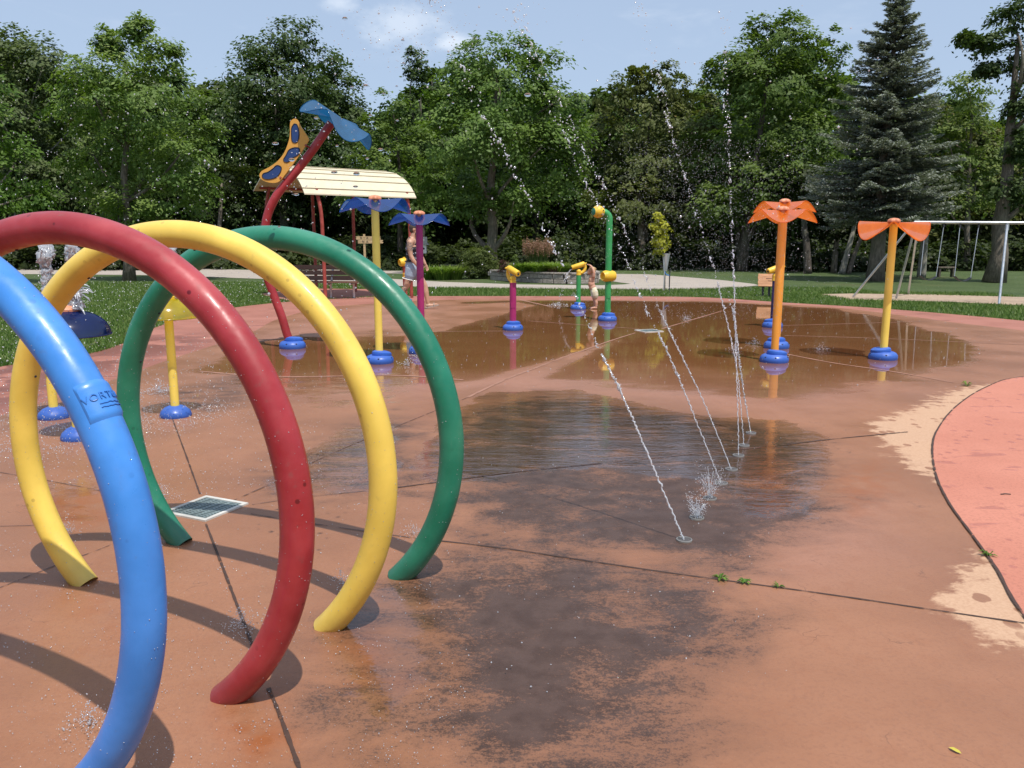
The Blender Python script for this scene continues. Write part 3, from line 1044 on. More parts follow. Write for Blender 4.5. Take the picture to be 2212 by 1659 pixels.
def weed(label, px, py, r, seed, group='weeds growing in the concrete joints'):
    rr = np.random.RandomState(seed)
    g = ground(px, py)
    v, f, sh = [], [], []
    for i in range(14):
        a = rr.uniform(0, 2 * pi)
        L = r * rr.uniform(0.5, 1.1)
        d = np.array([cos(a), sin(a), 0])
        s = np.array([-sin(a), cos(a), 0]) * L * 0.16
        up = np.array([0, 0, L * rr.uniform(0.2, 0.6)])
        n0 = len(v)
        v += [np.zeros(3), d * L * 0.5 + s + up, d * L + up * 0.5, d * L * 0.5 - s + up]
        f.append((n0, n0 + 1, n0 + 2, n0 + 3))
        sh += [rr.rand()] * 4
    me = fast_mesh('weed', np.array(v), np.array(f), False, {'shade': ('FLOAT', sh)})
    o = link('weed', me, M['weed'], loc=(g[0], g[1], 0.008))
    tag(o, label, 'weed', group)


weed('largest green weed in the joint right of the nearest water jet', 1556, 1253, 0.045, 1)
weed('spiky weed in the dark joint, the middle of three', 1610, 1262, 0.042, 2)
weed('smallest flat weed of the three in the dark joint', 1682, 1271, 0.030, 3)
weed('bright weed sprouting in the groove beside the coral concrete', 2134, 1203, 0.045, 4)
weed('dry weed at the far tip of the coral concrete', 2088, 834, 0.078, 5)
mb = MB()
lf = [(-0.018, 0, 0), (-0.008, 0.007, 0.002), (0.008, 0.007, 0.003), (0.02, 0, 0.0), (0.008, -0.006, 0.004), (-0.008, -0.006, 0.003)]
mb.add(lf, [tuple(range(6))])
g = ground(2063, 1627)
o = part('fallen_leaf', mb, plain('yellow_leaf', (0.5, 0.42, 0.06), 0.6), None, (g[0], g[1], 0.009), (0, 0, 2.2))
tag(o, 'small yellow fallen leaf lying on the bare concrete at lower right', 'leaf')
mb = MB().tube([(-0.03, 0, 0.004), (0, 0.004, 0.006), (0.03, 0, 0.004)], 0.003, 6)
g = ground(2172, 1072)
tag(part('twig', mb, M['darkbark'], None, (g[0], g[1], 0.009)), 'short dark twig lying on the coral concrete', 'twig')

# ------------------------------------------------------------------ the water-play equipment
# ---- four spray hoops
HOOPS = [('blue', 0.8689, 0.6649, 2.7575, -1.7225, 2.1969), ('red', 0.8746, 0.6671, 2.80, -1.4845, 2.6425),
         ('yellow', 0.8908, 0.6350, 2.8032, -1.3180, 3.1533), ('green', 0.8820, 0.6320, 2.8008, -1.0902, 3.6319)]
TR = 0.0530
for name, R, zc, ang, cx, cy in HOOPS:
    b = np.array([cos(ang), sin(ang), 0])
    base = np.array([cx, cy, 0.0])
    th0 = -math.asin(min(1, (zc + 0.012) / R))
    ths = np.linspace(th0, pi - th0, 150)
    mb = MB()
    mb.tube([b * R * cos(t) + np.array([0, 0, zc + R * sin(t)]) for t in ths], TR, 32)
    # trim the tube feet flush with the slab
    mb.v = [(x, y, max(z, -0.004)) for x, y, z in mb.v]
    lab = {'blue': 'blue hoop with a raised maker plate, nearest of the spray hoops',
           'red': 'red water spray hoop standing between the blue and yellow hoops',
           'yellow': 'yellow water spray hoop standing between the red and green hoops',
           'green': 'green water spray hoop, farthest of the row, beside the square grate'}[name]
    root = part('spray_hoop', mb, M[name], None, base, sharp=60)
    tag(root, lab, 'spray hoop', 'row of coloured water spray hoops')
    nv = np.array([b[1], -b[0], 0])
    if nv[1] > 0:
        nv = -nv
    for t in np.linspace(0.35, pi - 0.1, 9):
        er = b * cos(t) + np.array([0, 0, sin(t)])
        c = b * R * cos(t) + np.array([0, 0, zc + R * sin(t)]) - er * (TR - 0.001)
        part('spray_hole', MB().ball(c, 0.006, 8, 6), M['hole'], root)
    if name == 'blue':
        # raised maker's plate wrapped on the tube, with its lettering in relief
        tc = pi - 0.525

        def surf(th, ph, h):
            er = b * cos(th) + np.array([0, 0, sin(th)])
            C = b * R * cos(th) + np.array([0, 0, zc + R * sin(th)])
            return C + (TR + h) * (cos(ph) * er + sin(ph) * nv)
        nu, nvv = 16, 28
        half_t, half_p, p0 = 0.056, 1.0, 0.10
        v, f = [], []
        for i in range(nu + 1):
            for j in range(nvv + 1):
                u, q = 2 * i / nu - 1, 2 * j / nvv - 1
                # rounded-corner plate with a bevelled rim
                eu, eq = 1 - abs(u), 1 - abs(q)
                hgt = 0.0055 * min(1, max(0, min(eu * 5, eq * 8)) + 0.02) - 0.0006
                v.append(surf(tc + u * half_t, p0 + q * half_p, hgt))
        for i in range(nu):
            for j in range(nvv):
                f.append((i * (nvv + 1) + j, (i + 1) * (nvv + 1) + j, (i + 1) * (nvv + 1) + j + 1, i * (nvv + 1) + j + 1))
        pl = part('maker_plate', MB().add(v, f), M['blue'], root, sharp=25)
        letters = []

        def wrapped_text(txt, size, u0, dphi0, nm, h=0.0058):
            cu = bpy.data.curves.new(nm, 'FONT')
            cu.body = txt
            cu.size = size
            cu.extrude = 0.0012
            cu.align_x = 'CENTER'
            cu.align_y = 'CENTER'
            cu.space_character = 1.15
            to = bpy.data.objects.new(nm, cu)
            COL.objects.link(to)
            dg = bpy.context.evaluated_depsgraph_get()
            me = bpy.data.meshes.new_from_object(to.evaluated_get(dg))
            bpy.data.objects.remove(to)
            for q in me.vertices:
                x, y, z = q.co
                ph = p0 + dphi0 - x / TR
                thh = tc + u0 - y / R
                q.co = surf(thh, ph, h + z + 0.0008)
            me.update()
            return link(nm, me, M['bluedark'], pl)
        M['bluedark'] = paint('blue_relief', (0.036, 0.18, 0.54), 0.35, 0.1)
        wrapped_text('VORTEX', 0.023, -0.006, -0.05, 'lettering')
        rr = random.Random(3)
        for row, (u, ln) in enumerate([(0.014, 0.055), (0.024, 0.062)]):
            ps = [surf(tc + u + rr.uniform(-0.0015, 0.0015), p0 + 0.28 - x / TR, 0.0062) for x in np.linspace(0, ln, 14)]
            part('underline', MB().tube(ps, 0.0013, 6), M['bluedark'], pl)

# ---- shared pieces
cov = MB()
cov.lathe([(0.168, -0.002), (0.176, 0.025), (0.172, 0.06), (0.150, 0.088), (0.118, 0.104), (0.114, 0.100), (0.060, 0.100)], 36)
cov.lathe([(0.116, 0.085), (0.124, 0.112), (0.118, 0.135), (0.092, 0.150), (0.062, 0.155), (0.050, 0.150)], 32, (0.018, 0.0, 0.0), (0.13, 0.05, 1))
COVER = mesh_of('base_cover', cov)
HOLE = mesh_of('bolt_hole', MB().ball((0, 0, 0), (0.013, 0.013, 0.012), 10, 8))


def cover(root, rz, s=1.0):
    o = link('base_cover', COVER, M['cover'], root, rot=(0, 0, rz))
    o.scale = (s, s, s)
    for a in (0.5, 1.9, 3.6, 4.4, 5.6):
        link('bolt_hole', HOLE, M['hole'], o, (cos(a) * 0.158, sin(a) * 0.158, 0.068))
    return o


def flower_mesh(R, droop, k=4, notch=0.12, pw=2.8, curl=0.0, n=144, m=24):
    v, f = [], []
    for i in range(n):
        a = 2 * pi * i / n
        lobe = abs(cos(k / 2 * a))
        wgt = lobe ** 1.4
        Ra = R * (1 - notch + notch * lobe ** 0.5)
        for j in range(m + 1):
            t = 0.07 + 0.93 * j / m
            z = -droop * wgt * t ** pw + 0.012 * (1 - wgt) * t + curl * wgt * t ** 4
            v.append((Ra * t * cos(a), Ra * t * sin(a), z))
    for i in range(n):
        for j in range(m):
            a, b2 = i * (m + 1) + j, ((i + 1) % n) * (m + 1) + j
            f.append((a, b2, b2 + 1, a + 1))
    mb = MB().add(v, f)
    rim = [np.array(v[i * (m + 1) + m]) for i in range(n)] + [np.array(v[m])]
    mb.tube(rim, R * 0.009, 6, False)
    return mesh_of('petals', mb, True, 70)


hubm = MB()
v, f = [], []
prof = [(1.0, 0.0), (1.05, 0.012), (0.95, 0.03), (0.6, 0.046), (0.05, 0.052)]
for r, z in prof:
    for i in range(40):
        a = 2 * pi * i / 40
        q = 0.078 * r * (0.86 + 0.14 * cos(5 * a))
        v.append((q * cos(a), q * sin(a), z))
for i in range(len(prof) - 1):
    for k_ in range(40):
        f.append((i * 40 + k_, i * 40 + (k_ + 1) % 40, (i + 1) * 40 + (k_ + 1) % 40, (i + 1) * 40 + k_))
f.append(tuple(range(160, 200)))
f.append(tuple(range(40))[::-1])
hubm.add(v, f)
hubm.lathe([(0.045, -0.06), (0.045, 0.002)], 20)
HUB = mesh_of('hub_cap', hubm)


def flower_post(label, px, py, top, R, droop, postmat, petmat, rz, group, rzcover, tilt=(0, 0), pw=0.75, notch=0.10):
    g = ground(px, py)
    t = thing('flower_shower', label, 'water flower', g, 0, group)
    cover(t, rzcover)
    mb = MB().tube([(0, 0, 0.0), (0, 0, top * 0.5), (0, 0, top - 0.02)], 0.047, 28)
    part('post', mb, M[postmat], t)
    link('petals', flower_mesh(R, droop, 4, notch, pw), M[petmat], t, (0, 0, top), (tilt[0], tilt[1], rz))
    link('hub_cap', HUB, M['salmon'], t, (0, 0, top + 0.004))
    return t


FG = 'flower shaped water showers on posts'
flower_post('blue translucent flower on the tall yellow post, in front of the cream roof', 820, 784, 1.985, 0.42, 0.155, 'postyellow', 'bluesheet', radians(20), FG, 0.4)
flower_post('blue translucent flower on the magenta and purple post beside the walking man', 911, 763, 1.835, 0.40, 0.140, 'magenta', 'bluesheet', radians(10), FG, 2.0)
flower_post('orange translucent flower on an orange post, front one of the overlapping pair', 1672, 782, 1.86, 0.40, 0.150, 'orange', 'orangesheet', radians(-16), FG, 0.1)
flower_post('orange translucent flower mostly hidden, back one of the overlapping pair', 1677, 752, 2.015, 0.41, 0.135, 'orange', 'orangesheet', radians(-19), FG, 1.3)
flower_post('orange translucent flower on the yellow post in front of the swing set', 1907, 776, 1.725, 0.43, 0.215, 'postyellow', 'orangesheet', radians(20), FG, 2.6, (0.03, 0.0), 0.85, 0.10)

# ---- the leaning red flower with a yellow spotted leaf
g = ground(632, 752)
Y0 = g[1]
t = thing('leaning_flower', 'tall red bent pipe flower with teal petals and an amber spotted leaf panel', 'water flower', g)
cover(t, 0.9, 1.05)
o_ = np.array(g)
pl_ = [(632, 752), (620, 722), (608.5, 684), (591, 637), (577, 597), (571, 560), (571, 520), (575, 478), (583.8, 449), (601, 417), (623, 390), (648, 360), (677.5, 321), (703, 284), (716, 266)]
cp = [np.array(at(x, y, Y0)) - o_ for x, y in pl_]
cp[0][2] = 0.0
sp = spline(cp, 70)
part('pipe', MB().tube(sp, 0.0575, 28), M['red'], t)
topc, tdir = sp[-1], sp[-1] - sp[-4]
tdir /= np.linalg.norm(tdir)
fm = flower_mesh(0.52, 0.20, 4, 0.16, 0.9)
fo = link('petals', fm, M['tealsheet'], t, topc + tdir * 0.05 + np.array([0.11, 0, 0.03]))
ax = Vector((0.50, -0.06, 0.83))
fo.rotation_euler = (ax.to_track_quat('Z', 'Y') @ Matrix.Rotation(radians(38), 3, 'Z').to_quaternion()).to_euler()
D2 = lambda x, y: (529.6 + x * 0.24648, 202.5 + y * 0.24648)


def plane_pts(pts, dy):
    return [at(*D2(x, y), Y0) - o_ + np.array([0, dy, 0]) for x, y in pts]


outl = [(445, 226), (415, 246), (407, 290), (408, 345), (402, 400), (386, 455), (366, 505), (338, 552), (295, 600), (240, 640), (200, 662), (165, 680), (145, 705), (144, 730), (162, 756), (205, 777), (250, 785), (292, 782), (328, 762), (362, 718), (410, 655), (450, 600), (490, 545), (525, 490), (556, 442), (572, 405), (548, 362), (520, 320), (498, 285), (480, 248), (464, 230)]
O = spline(plane_pts(outl + outl[:1], -0.075), 90)[:-1]
mb = MB()
n = len(O)
vv = [p + np.array([0, -0.014, 0]) for p in O] + [p + np.array([0, 0.014, 0]) for p in O]
mb.add(vv, [tuple(range(n)), tuple(range(2 * n - 1, n - 1, -1))] + [(i, i + n, (i + 1) % n + n, (i + 1) % n) for i in range(n)])
leaf = part('leaf_panel', mb, M['panel'], t, smooth=False)


def inset(pts):
    I = spline(plane_pts(pts + pts[:1], -0.0925), 48)[:-1]
    mb = MB()
    n = len(I)
    vv = [p for p in I] + [p + np.array([0, 0.006, 0]) for p in I]
    mb.add(vv, [tuple(range(n)), tuple(range(2 * n - 1, n - 1, -1))] + [(i, i + n, (i + 1) % n + n, (i + 1) % n) for i in range(n)])
    part('inset', mb, M['inset'], leaf, smooth=False)
    part('inset_rim', MB().tube(np.vstack([I, I[:1]]), 0.006, 6, False), M['hole'], leaf)


inset([(445, 272), (470, 280), (485, 330), (488, 380), (475, 425), (450, 437), (427, 420), (421, 360), (424, 305)])
inset([(455, 478), (485, 482), (494, 510), (475, 545), (430, 570), (395, 602), (365, 603), (353, 582), (375, 545), (395, 505), (425, 485)])
inset([(305, 632), (330, 645), (333, 672), (315, 710), (285, 738), (235, 753), (190, 750), (168, 730), (178, 705), (220, 690), (262, 660), (285, 638)])
for x, y in [(545, 458), (325, 738)]:
    q = at(*D2(x, y), Y0) - o_
    part('bracket', MB().tube([q + np.array([0.03, -0.01, -0.02]), q + np.array([0, -0.098, 0])], 0.014, 10), M['rust'], t)

# ---- bubbling mushroom umbrellas
def umbrella(label, px, py, zr, R, hgt, dome, cap, pr=0.043):
    g = ground(px, py)
    t = thing('bubbling_mushroom', label, 'water mushroom', g, 0, 'bubbling water mushrooms on the left')
    mb = MB().lathe([(0.125, -0.002), (0.132, 0.02), (0.118, 0.055), (0.085, 0.085), (0.05, 0.1), (0.04, 0.1)], 32)
    part('base_cover', mb, M['cover'], t)
    part('post', MB().tube([(0, 0, 0), (0, 0, zr + hgt * 0.8)], pr, 24), M['postyellow'], t)
    P = []
    for i in range(15):
        q = i / 14 * pi / 2
        P.append((R * cos(q) ** 0.9 if i < 14 else 0.01, zr + hgt * sin(q)))
    v, f = [], []
    n = 48
    for r, z in P:
        for k_ in range(n):
            a = 2 * pi * k_ / n
            v.append((r * cos(a), r * sin(a), z))
    for i in range(len(P) - 1):
        for k_ in range(n):
            f.append((i * n + k_, i * n + (k_ + 1) % n, (i + 1) * n + (k_ + 1) % n, (i + 1) * n + k_))
    mb = MB().add(v, f)
    mb.tube([(R * cos(a), R * sin(a), zr) for a in np.linspace(0, 2 * pi, 49)], 0.006, 8, False)
    part('dome', mb, M[dome], t, sharp=70)
    mb = MB().lathe([(0.088, zr + hgt - 0.012), (0.09, zr + hgt + 0.008), (0.072, zr + hgt + 0.032), (0.04, zr + hgt + 0.042), (0.03, zr + hgt + 0.03)], 28)
    part('nozzle_cap', mb, M[cap], t)
    return g


UB = [umbrella('mushroom with a dark blue dome and orange cap, nearest of the three', 172, 948, 0.805, 0.285, 0.185, 'bluedome', 'salmon'),
      umbrella('mushroom whose red dome hides behind the blue hoop, leftmost yellow post', 118, 903, 0.83, 0.25, 0.17, 'reddome', 'salmon', 0.036),
      umbrella('mushroom with a translucent yellow dome, seen through the green hoop', 380, 900, 0.86, 0.245, 0.17, 'yellowdome', 'capyellow', 0.036)]

# ---- aimable water cannons
def cannon_mesh():
    """collar at the origin, barrel aimed along -x, dipping"""
    d = np.array([-cos(0.30), 0, -sin(0.30)])
    rear = np.array([0.105, 0, 0.235])
    body = MB()
    body.tube([rear - d * 0.03, rear - d * 0.02, rear, rear + d * 0.1, rear + d * 0.26, rear + d * 0.275], [0.03, 0.05, 0.056, 0.055, 0.052, 0.046], 24)
    arm = MB()
    arm.tube([(0, 0, -0.005), (0, 0, 0.07)], [0.056, 0.05], 24)
    arm.ball((0, 0, 0.07), 0.054, 20, 12)
    arm.tube(spline([(0.0, 0, 0.05), (0.07, 0, 0.045), (0.128, 0, 0.10), (0.142, 0, 0.17), (0.115, 0, 0.235)], 20), 0.034, 20)
    grip = MB()
    grip.tube([rear - d * 0.03 + np.array([0.0, -0.065, 0.0]), rear - d * 0.03 + np.array([0.0, 0.065, 0.0])], 0.015, 14)
    grip.tube([rear - d * 0.02, rear - d * 0.07], 0.016, 12)
    mouth = MB().ball(rear + d * 0.272, (0.02, 0.02, 0.02), 12, 8)
    return [mesh_of(n_, m_) for n_, m_ in (('barrel', body), ('arm', arm), ('grip', grip), ('muzzle', mouth))]


CANNON = cannon_mesh()


def cannon(label, px, py, h, postmat, rz, pr=0.052, rzc=0.0):
    g = ground(px, py)
    t = thing('water_cannon', label, 'water cannon', g, 0, 'aimable water cannons')
    cover(t, rzc)
    mb = MB().tube([(0, 0, 0), (0, 0, h)], pr, 24)
    mb.tube([(0, 0, h - 0.012), (0, 0, h + 0.004)], pr * 1.05, 24)
    part('post', mb, M[postmat], t)
    part('service_door', MB().box((0, -pr * 0.96, h * 0.53), (pr * 1.1, pr * 0.14, 0.085)), M[postmat], t, smooth=False)
    hd = None
    for nm, me in zip(('arm', 'barrel', 'grip', 'muzzle'), (CANNON[1], CANNON[0], CANNON[2], CANNON[3])):
        o = link(nm, me, M['hole'] if nm == 'muzzle' else M['capyellow'], t, (0, 0, h), (0, 0, rz))
    return g


CG = cannon('yellow water cannon on a green post, held by the toddler', 1249, 668, 0.76, 'lightgreen', 0.12)
cannon('yellow water cannon on a short magenta post, aimed to the right', 1108, 713, 0.80, 'magenta', radians(125), 0.056, 1.2)
cannon('yellow water cannon on a navy post behind the orange flower post', 1668.5, 707, 0.82, 'navy', radians(20), 0.045, 2.0)

# ---- tall green shower with an eye-like ball
g = ground(1312, 693)
t = thing('spray_post', 'tall green spray post with a yellow eye ball head and yellow valve', 'spray post', g)
cover(t, 0.7, 1.02)
H_ = 2.03
mb = MB().tube([(0, 0, 0), (0, 0, 0.82)], 0.058, 24)
part('post', mb, M['lightgreen'], t)
mb = MB().tube([(0, 0, 0.84)] + [(0, 0, 1.2), (0, 0, H_ - 0.16)] + [(-0.14 + 0.14 * cos(a), 0, H_ - 0.14 + 0.14 * sin(a)) for a in np.linspace(0.1, pi / 2, 10)] + [(-0.19, -0.02, H_)], 0.060, 24)
part('upper_pipe', mb, M['lightgreen'], t)
part('service_door', MB().box((0.01, -0.056, 0.48), (0.06, 0.01, 0.10)), M['lightgreen'], t, smooth=False)
mb = MB()
ax = np.array([-0.90, -0.42, 0.0])
mb.lathe([(0.075, -0.10), (0.098, -0.07), (0.118, 0), (0.105, 0.05), (0.07, 0.095), (0.066, 0.085)], 32, (-0.22, -0.04, H_), ax)
ball_ = part('ball_head', mb, M['capyellow'], t)
axn = ax / np.linalg.norm(ax)
mb = MB().lathe([(0.072, 0.0), (0.066, 0.012), (0.03, 0.02)], 28, np.array([-0.22, -0.04, H_]) + axn * 0.088, ax)
part('iris', mb, M['green'], ball_)
for a in (0.3, 1.2, 2.2, 3.2, 4.3, 5.3):
    part('jet_hole', MB().ball(np.array([-0.22, -0.04, H_]) + np.array([0.075 * cos(a) + 0.02, -0.085, 0.07 * sin(a)]), 0.011, 8, 6), M['hole'], ball_)
mb = MB()
mb.lathe([(0.06, -0.145), (0.092, -0.125), (0.108, -0.06), (0.112, 0.02), (0.104, 0.08), (0.078, 0.135), (0.062, 0.13), (0.05, 0.09)], 32, (0, 0, 0.845), (-0.86, -0.5, 0.0))
part('valve', mb, M['capyellow'], t)

# ---- red post with a yellow nozzle behind the man
g = ground(876, 658)
t = thing('spray_post', 'red spray post with a yellow nozzle, mostly hidden behind the walking man', 'spray post', g)
cover(t, 0.2)
part('post', MB().tube([(0, 0, 0), (0, 0, 0.95)], 0.05, 20), M['rust'], t)
for z in (0.62, 0.66, 0.70, 0.74):
    part('ring', MB().lathe([(0.05, z - 0.010), (0.057, z), (0.05, z + 0.010)], 20), M['capyellow'], t)
mb = MB().lathe([(0.05, -0.12), (0.085, -0.08), (0.10, 0.0), (0.092, 0.07), (0.07, 0.10), (0.05, 0.06)], 28, (-0.03, -0.02, 1.0), (-0.8, -0.6, -0.1))
mb.tube([(-0.01, 0, 1.05), (-0.01, 0, 1.12)], 0.03, 14)
part('nozzle', mb, M['capyellow'], t)

# ---- flush ground nozzles for the arching jets
NOZ = [(1478, 1169), (1505, 1121), (1533, 1079), (1558, 1046), (1580, 1016), (1595, 986), (1607, 964), (1622, 937)]
NL = ['flush round nozzle at the foot of the nearest tall jet', 'flush round nozzle under the smaller fan of spray, second nearest', 'flush round nozzle under the taller fan of spray, third nearest',
      'flush round nozzle at the foot of the second tall jet', 'flush round nozzle at the foot of the third tall jet', 'flush round nozzle at the foot of the vertical jet', 'flush round nozzle, second farthest of the curved row', 'flush round nozzle, farthest of the curved row']
M['ring'] = plain('nozzle_ring', (0.30, 0.29, 0.27), 0.4, 0.4)
M['disc'] = plain('nozzle_disc', (0.10, 0.09, 0.085), 0.5, 0.2)
nr = MB()
nr.lathe([(0.040, 0.000), (0.040, 0.009), (0.036, 0.010), (0.034, 0.006), (0.034, 0.0)], 32)
NRING = mesh_of('rim', nr)
NDISC = mesh_of('disc', MB().lathe([(0.034, 0.0005), (0.034, 0.006), (0.006, 0.007)], 24))
NP = []
for (x, y), l in zip(NOZ, NL):
    g = ground(x, y)
    NP.append(g)
    t = thing('ground_nozzle', l, 'water nozzle', (g[0], g[1], 0.003), 0, 'flush water nozzles in a curved row')
    link('rim', NRING, M['ring'], t)
    link('disc', NDISC, M['disc'], t)

# ------------------------------------------------------------------ park furniture
# ---- picnic shelter with an arched cream roof
R1 = np.array([at(662, 419, 19.7)[0], 19.7])
axv = np.array([2.41, 1.8])
axv /= np.linalg.norm(axv)
pv = np.array([-axv[1], axv[0]])
LEN = 3.02
t = thing('park_shelter', 'cream arched metal roof on slim rusty red posts behind the water pad', 'shelter', (R1[0], R1[1], 0))
prof = [(0, 2.62), (0.22, 2.86), (0.5, 3.06), (0.82, 3.20), (1.2, 3.32), (1.75, 3.38), (2.3, 3.335), (2.65, 3.25), (3.0, 3.12), (3.25, 3.0), (3.5, 2.87)]
S = spline([(a, 0, z) for a, z in prof], 70)
v, f = [], []
for i, (a, _, z) in enumerate(S):
    rib = 0.0
    for l in np.linspace(-0.05, LEN, 9):
        p = axv * l + pv * a
        v.append((p[0], p[1], z + rib))
n = len(S)
for i in range(n - 1):
    for j in range(8):
        f.append((i * 9 + j, i * 9 + j + 1, (i + 1) * 9 + j + 1, (i + 1) * 9 + j))
m0 = len(v)
v2 = [(x, y, z - 0.03) for x, y, z in v]
f2 = [tuple(m0 + q for q in reversed(fc)) for fc in f]
side_f = []
for i in range(n - 1):
    for e in (0, 8):
        side_f.append((i * 9 + e, (i + 1) * 9 + e, m0 + (i + 1) * 9 + e, m0 + i * 9 + e))
for j in range(8):
    for e in (0, n - 1):
        side_f.append((e * 9 + j, e * 9 + j + 1, m0 + e * 9 + j + 1, m0 + e * 9 + j))
part('roof', MB().add(v + v2, f + f2 + side_f), M['cream'], t, sharp=20)

M['seam'] = plain('seam_shadow_tan', (0.42, 0.36, 0.245), 0.6)  # darker than the roof: shadow lines along the ribs put into the colour
for q_ in (4, 11, 18, 25, 33, 45, 56, 66):
    a, _, z = S[q_]
    p0, p1 = axv * -0.05 + pv * a, axv * LEN + pv * a
    nrm_ = np.array([-(S[q_ + 1][2] - S[q_ - 1][2]), 0, (S[q_ + 1][0] - S[q_ - 1][0])])
    nrm_ /= np.linalg.norm(nrm_)
    off_ = pv * nrm_[0] * 0.012
    part('roof_seam', MB().tube([(p0[0] + off_[0], p0[1] + off_[1], z + nrm_[2] * 0.012), (p1[0] + off_[0], p1[1] + off_[1], z + nrm_[2] * 0.012)], 0.012, 6), M['seam'], t)


def spost(l, a, z, bend, base_l, base_a):
    p0 = axv * base_l + pv * base_a
    p1 = axv * l + pv * a
    pts = spline([(p0[0], p0[1], 0), (p0[0] * 0.97 + p1[0] * 0.03, p0[1] * 0.97 + p1[1] * 0.03, z * 0.5), (p0[0] * 0.8 + p1[0] * 0.2, p0[1] * 0.8 + p1[1] * 0.2, z * 0.8), (p1[0], p1[1], z)], 16)
    return MB().tube(pts, 0.045, 14)


for l, a, z, bl, ba in [(0.30, 0.12, 2.74, 0.42, 0.10), (2.80, 0.12, 2.74, 2.86, 0.08), (0.32, 3.30, 2.95, 0.22, 3.42), (1.55, 3.30, 2.95, 1.60, 3.40), (2.82, 3.30, 2.95, 2.84, 3.40)]:
    part('post', spost(l, a, z, 0, bl, ba), M['rust'], t)
for a, z in [(0.12, 2.73), (1.75, 3.33), (3.30, 2.94)]:
    p0, p1 = axv * 0.05 + pv * a, axv * 2.95 + pv * a
    part('purlin', MB().tube([(p0[0], p0[1], z - 0.03), (p1[0], p1[1], z - 0.03)], 0.03, 10), M['rust'], t)

# ---- slatted bench
bx = at(690, 600, 21.4)
t = thing('park_bench', 'brown slatted bench with steel legs under the shelter', 'bench', (bx[0], 21.4, 0), radians(-4))
for i in range(3):
    z, y = 0.52 + 0.14 * i, 0.20 + 0.045 * i
    part('back_slat', MB().box((0, y, z), (1.95, 0.035, 0.115), rotx(-0.25)), M['brownslat'], t, smooth=False)
for i in range(3):
    part('seat_slat', MB().box((0.12, -0.24 + 0.135 * i, 0.43), (1.95, 0.115, 0.035)), M['brownslat'], t, smooth=False)
for x in (-0.62, 0.02 + 0.26, 0.90):
    mb = MB().tube([(x, 0.05, 0), (x, 0.05, 0.36), (x, 0.0, 0.40), (x, 0.15, 0.44), (x, 0.27, 0.62), (x, 0.33, 0.84)], 0.03, 10)
    part('leg', mb, M['steel'], t)
    part('seat_arm', MB().tube([(x, -0.32, 0.385), (x, 0.12, 0.385)], 0.026, 10), M['steel'], t)

# ---- swing set
A_ = ground(1843, 641)
B1, B2 = ground(1936, 644), ground(1962, 634)
C1 = ground(2158, 656.5)
top0, top1 = at(1975, 480, 20.6), at(2212 + 240, 483, 19.0)
t = thing('swing_set', 'silver pipe swing frame standing on wood chips in front of the trees', 'swing set', (top0[0], top0[1], 0))
o_ = np.array([top0[0], top0[1], 0])
part('top_rail', MB().tube([top0 - o_, top1 - o_], 0.036, 14), M['steel'], t)
for p_, q_ in [(A_, top0), (B1, top0 + (top1 - top0) * 0.01), (B2, top0 + (top1 - top0) * 0.02)]:
    part('leg', MB().tube([p_ - o_, q_ - o_], 0.028, 12), M['steel'], t)
tm = at(2176, 483, 19.9)
part('leg', MB().tube([C1 - o_, tm - o_], 0.030, 12), M['steel'], t)
part('clamp', MB().tube([tm - o_ + np.array([0, 0, 0.03]), tm - o_ - np.array([0, 0, 0.16])], 0.045, 12), M['steel'], t)
D3 = lambda x, y: (1838 + x * 0.169, 436.2 + y * 0.169)


def on_rail(px):
    s = (px - 1975) / (2452 - 1975)
    return top0 + (top1 - top0) * s


for xa, xb, za, lab in [(2002, 2044, 0, 'left'), (2081, 2123, 0, 'right')]:
    pa, pb = on_rail(xa), on_rail(xb)
    pa, pb = pa - o_, pb - o_
    L = 1.32
    dx = (pb - pa) * 0.06
    ea, eb = pa + dx - np.array([0.10, 0.1, L]), pb - dx - np.array([0.10, 0.1, L + 0.02])
    seat_pts = spline([ea, ea * 0.75 + eb * 0.25 - np.array([0, 0, 0.075]), (ea + eb) / 2 - np.array([0, 0, 0.10]), ea * 0.25 + eb * 0.75 - np.array([0, 0, 0.075]), eb], 16)
    v, f = [], []
    for p in seat_pts:
        for dy, dz in ((-0.07, 0.006), (0.07, 0.006), (0.07, -0.006), (-0.07, -0.006)):
            v.append(p + np.array([0, dy, dz]))
    for i in range(len(seat_pts) - 1):
        for k_ in range(4):
            f.append((i * 4 + k_, i * 4 + (k_ + 1) % 4, (i + 1) * 4 + (k_ + 1) % 4, (i + 1) * 4 + k_))
    f += [(0, 1, 2, 3), tuple(len(v) - 1 - q for q in range(4))]
    sw = thing('swing', 'empty black belt swing, %s one hanging from the silver frame' % lab, 'swing', o_, 0, 'belt swings on the swing set')
    part('belt_seat', MB().add(v, f), M['darksteel'], sw)
    for pq, eq in ((pa, ea), (pb, eb)):
        part('chain', MB().tube([pq - np.array([0, 0, 0.10]), eq], 0.008, 8), M['steel'], sw)
        part('hanger', MB().tube([pq + np.array([0, 0, 0.03]), pq - np.array([0, 0, 0.12])], 0.022, 10), M['darksteel'], sw)

# ---- signs
def text_part(txt, size, loc, parent, mat, rot, nm='lettering', ext=0.004):
    cu = bpy.data.curves.new(nm, 'FONT')
    cu.body = txt
    cu.size = size
    cu.extrude = ext
    cu.align_x = 'CENTER'
    cu.align_y = 'CENTER'
    to = bpy.data.objects.new(nm, cu)
    COL.objects.link(to)
    dg = bpy.context.evaluated_depsgraph_get()
    me = bpy.data.meshes.new_from_object(to.evaluated_get(dg))
    bpy.data.objects.remove(to)
    return link(nm, me, mat, parent, loc, rot)


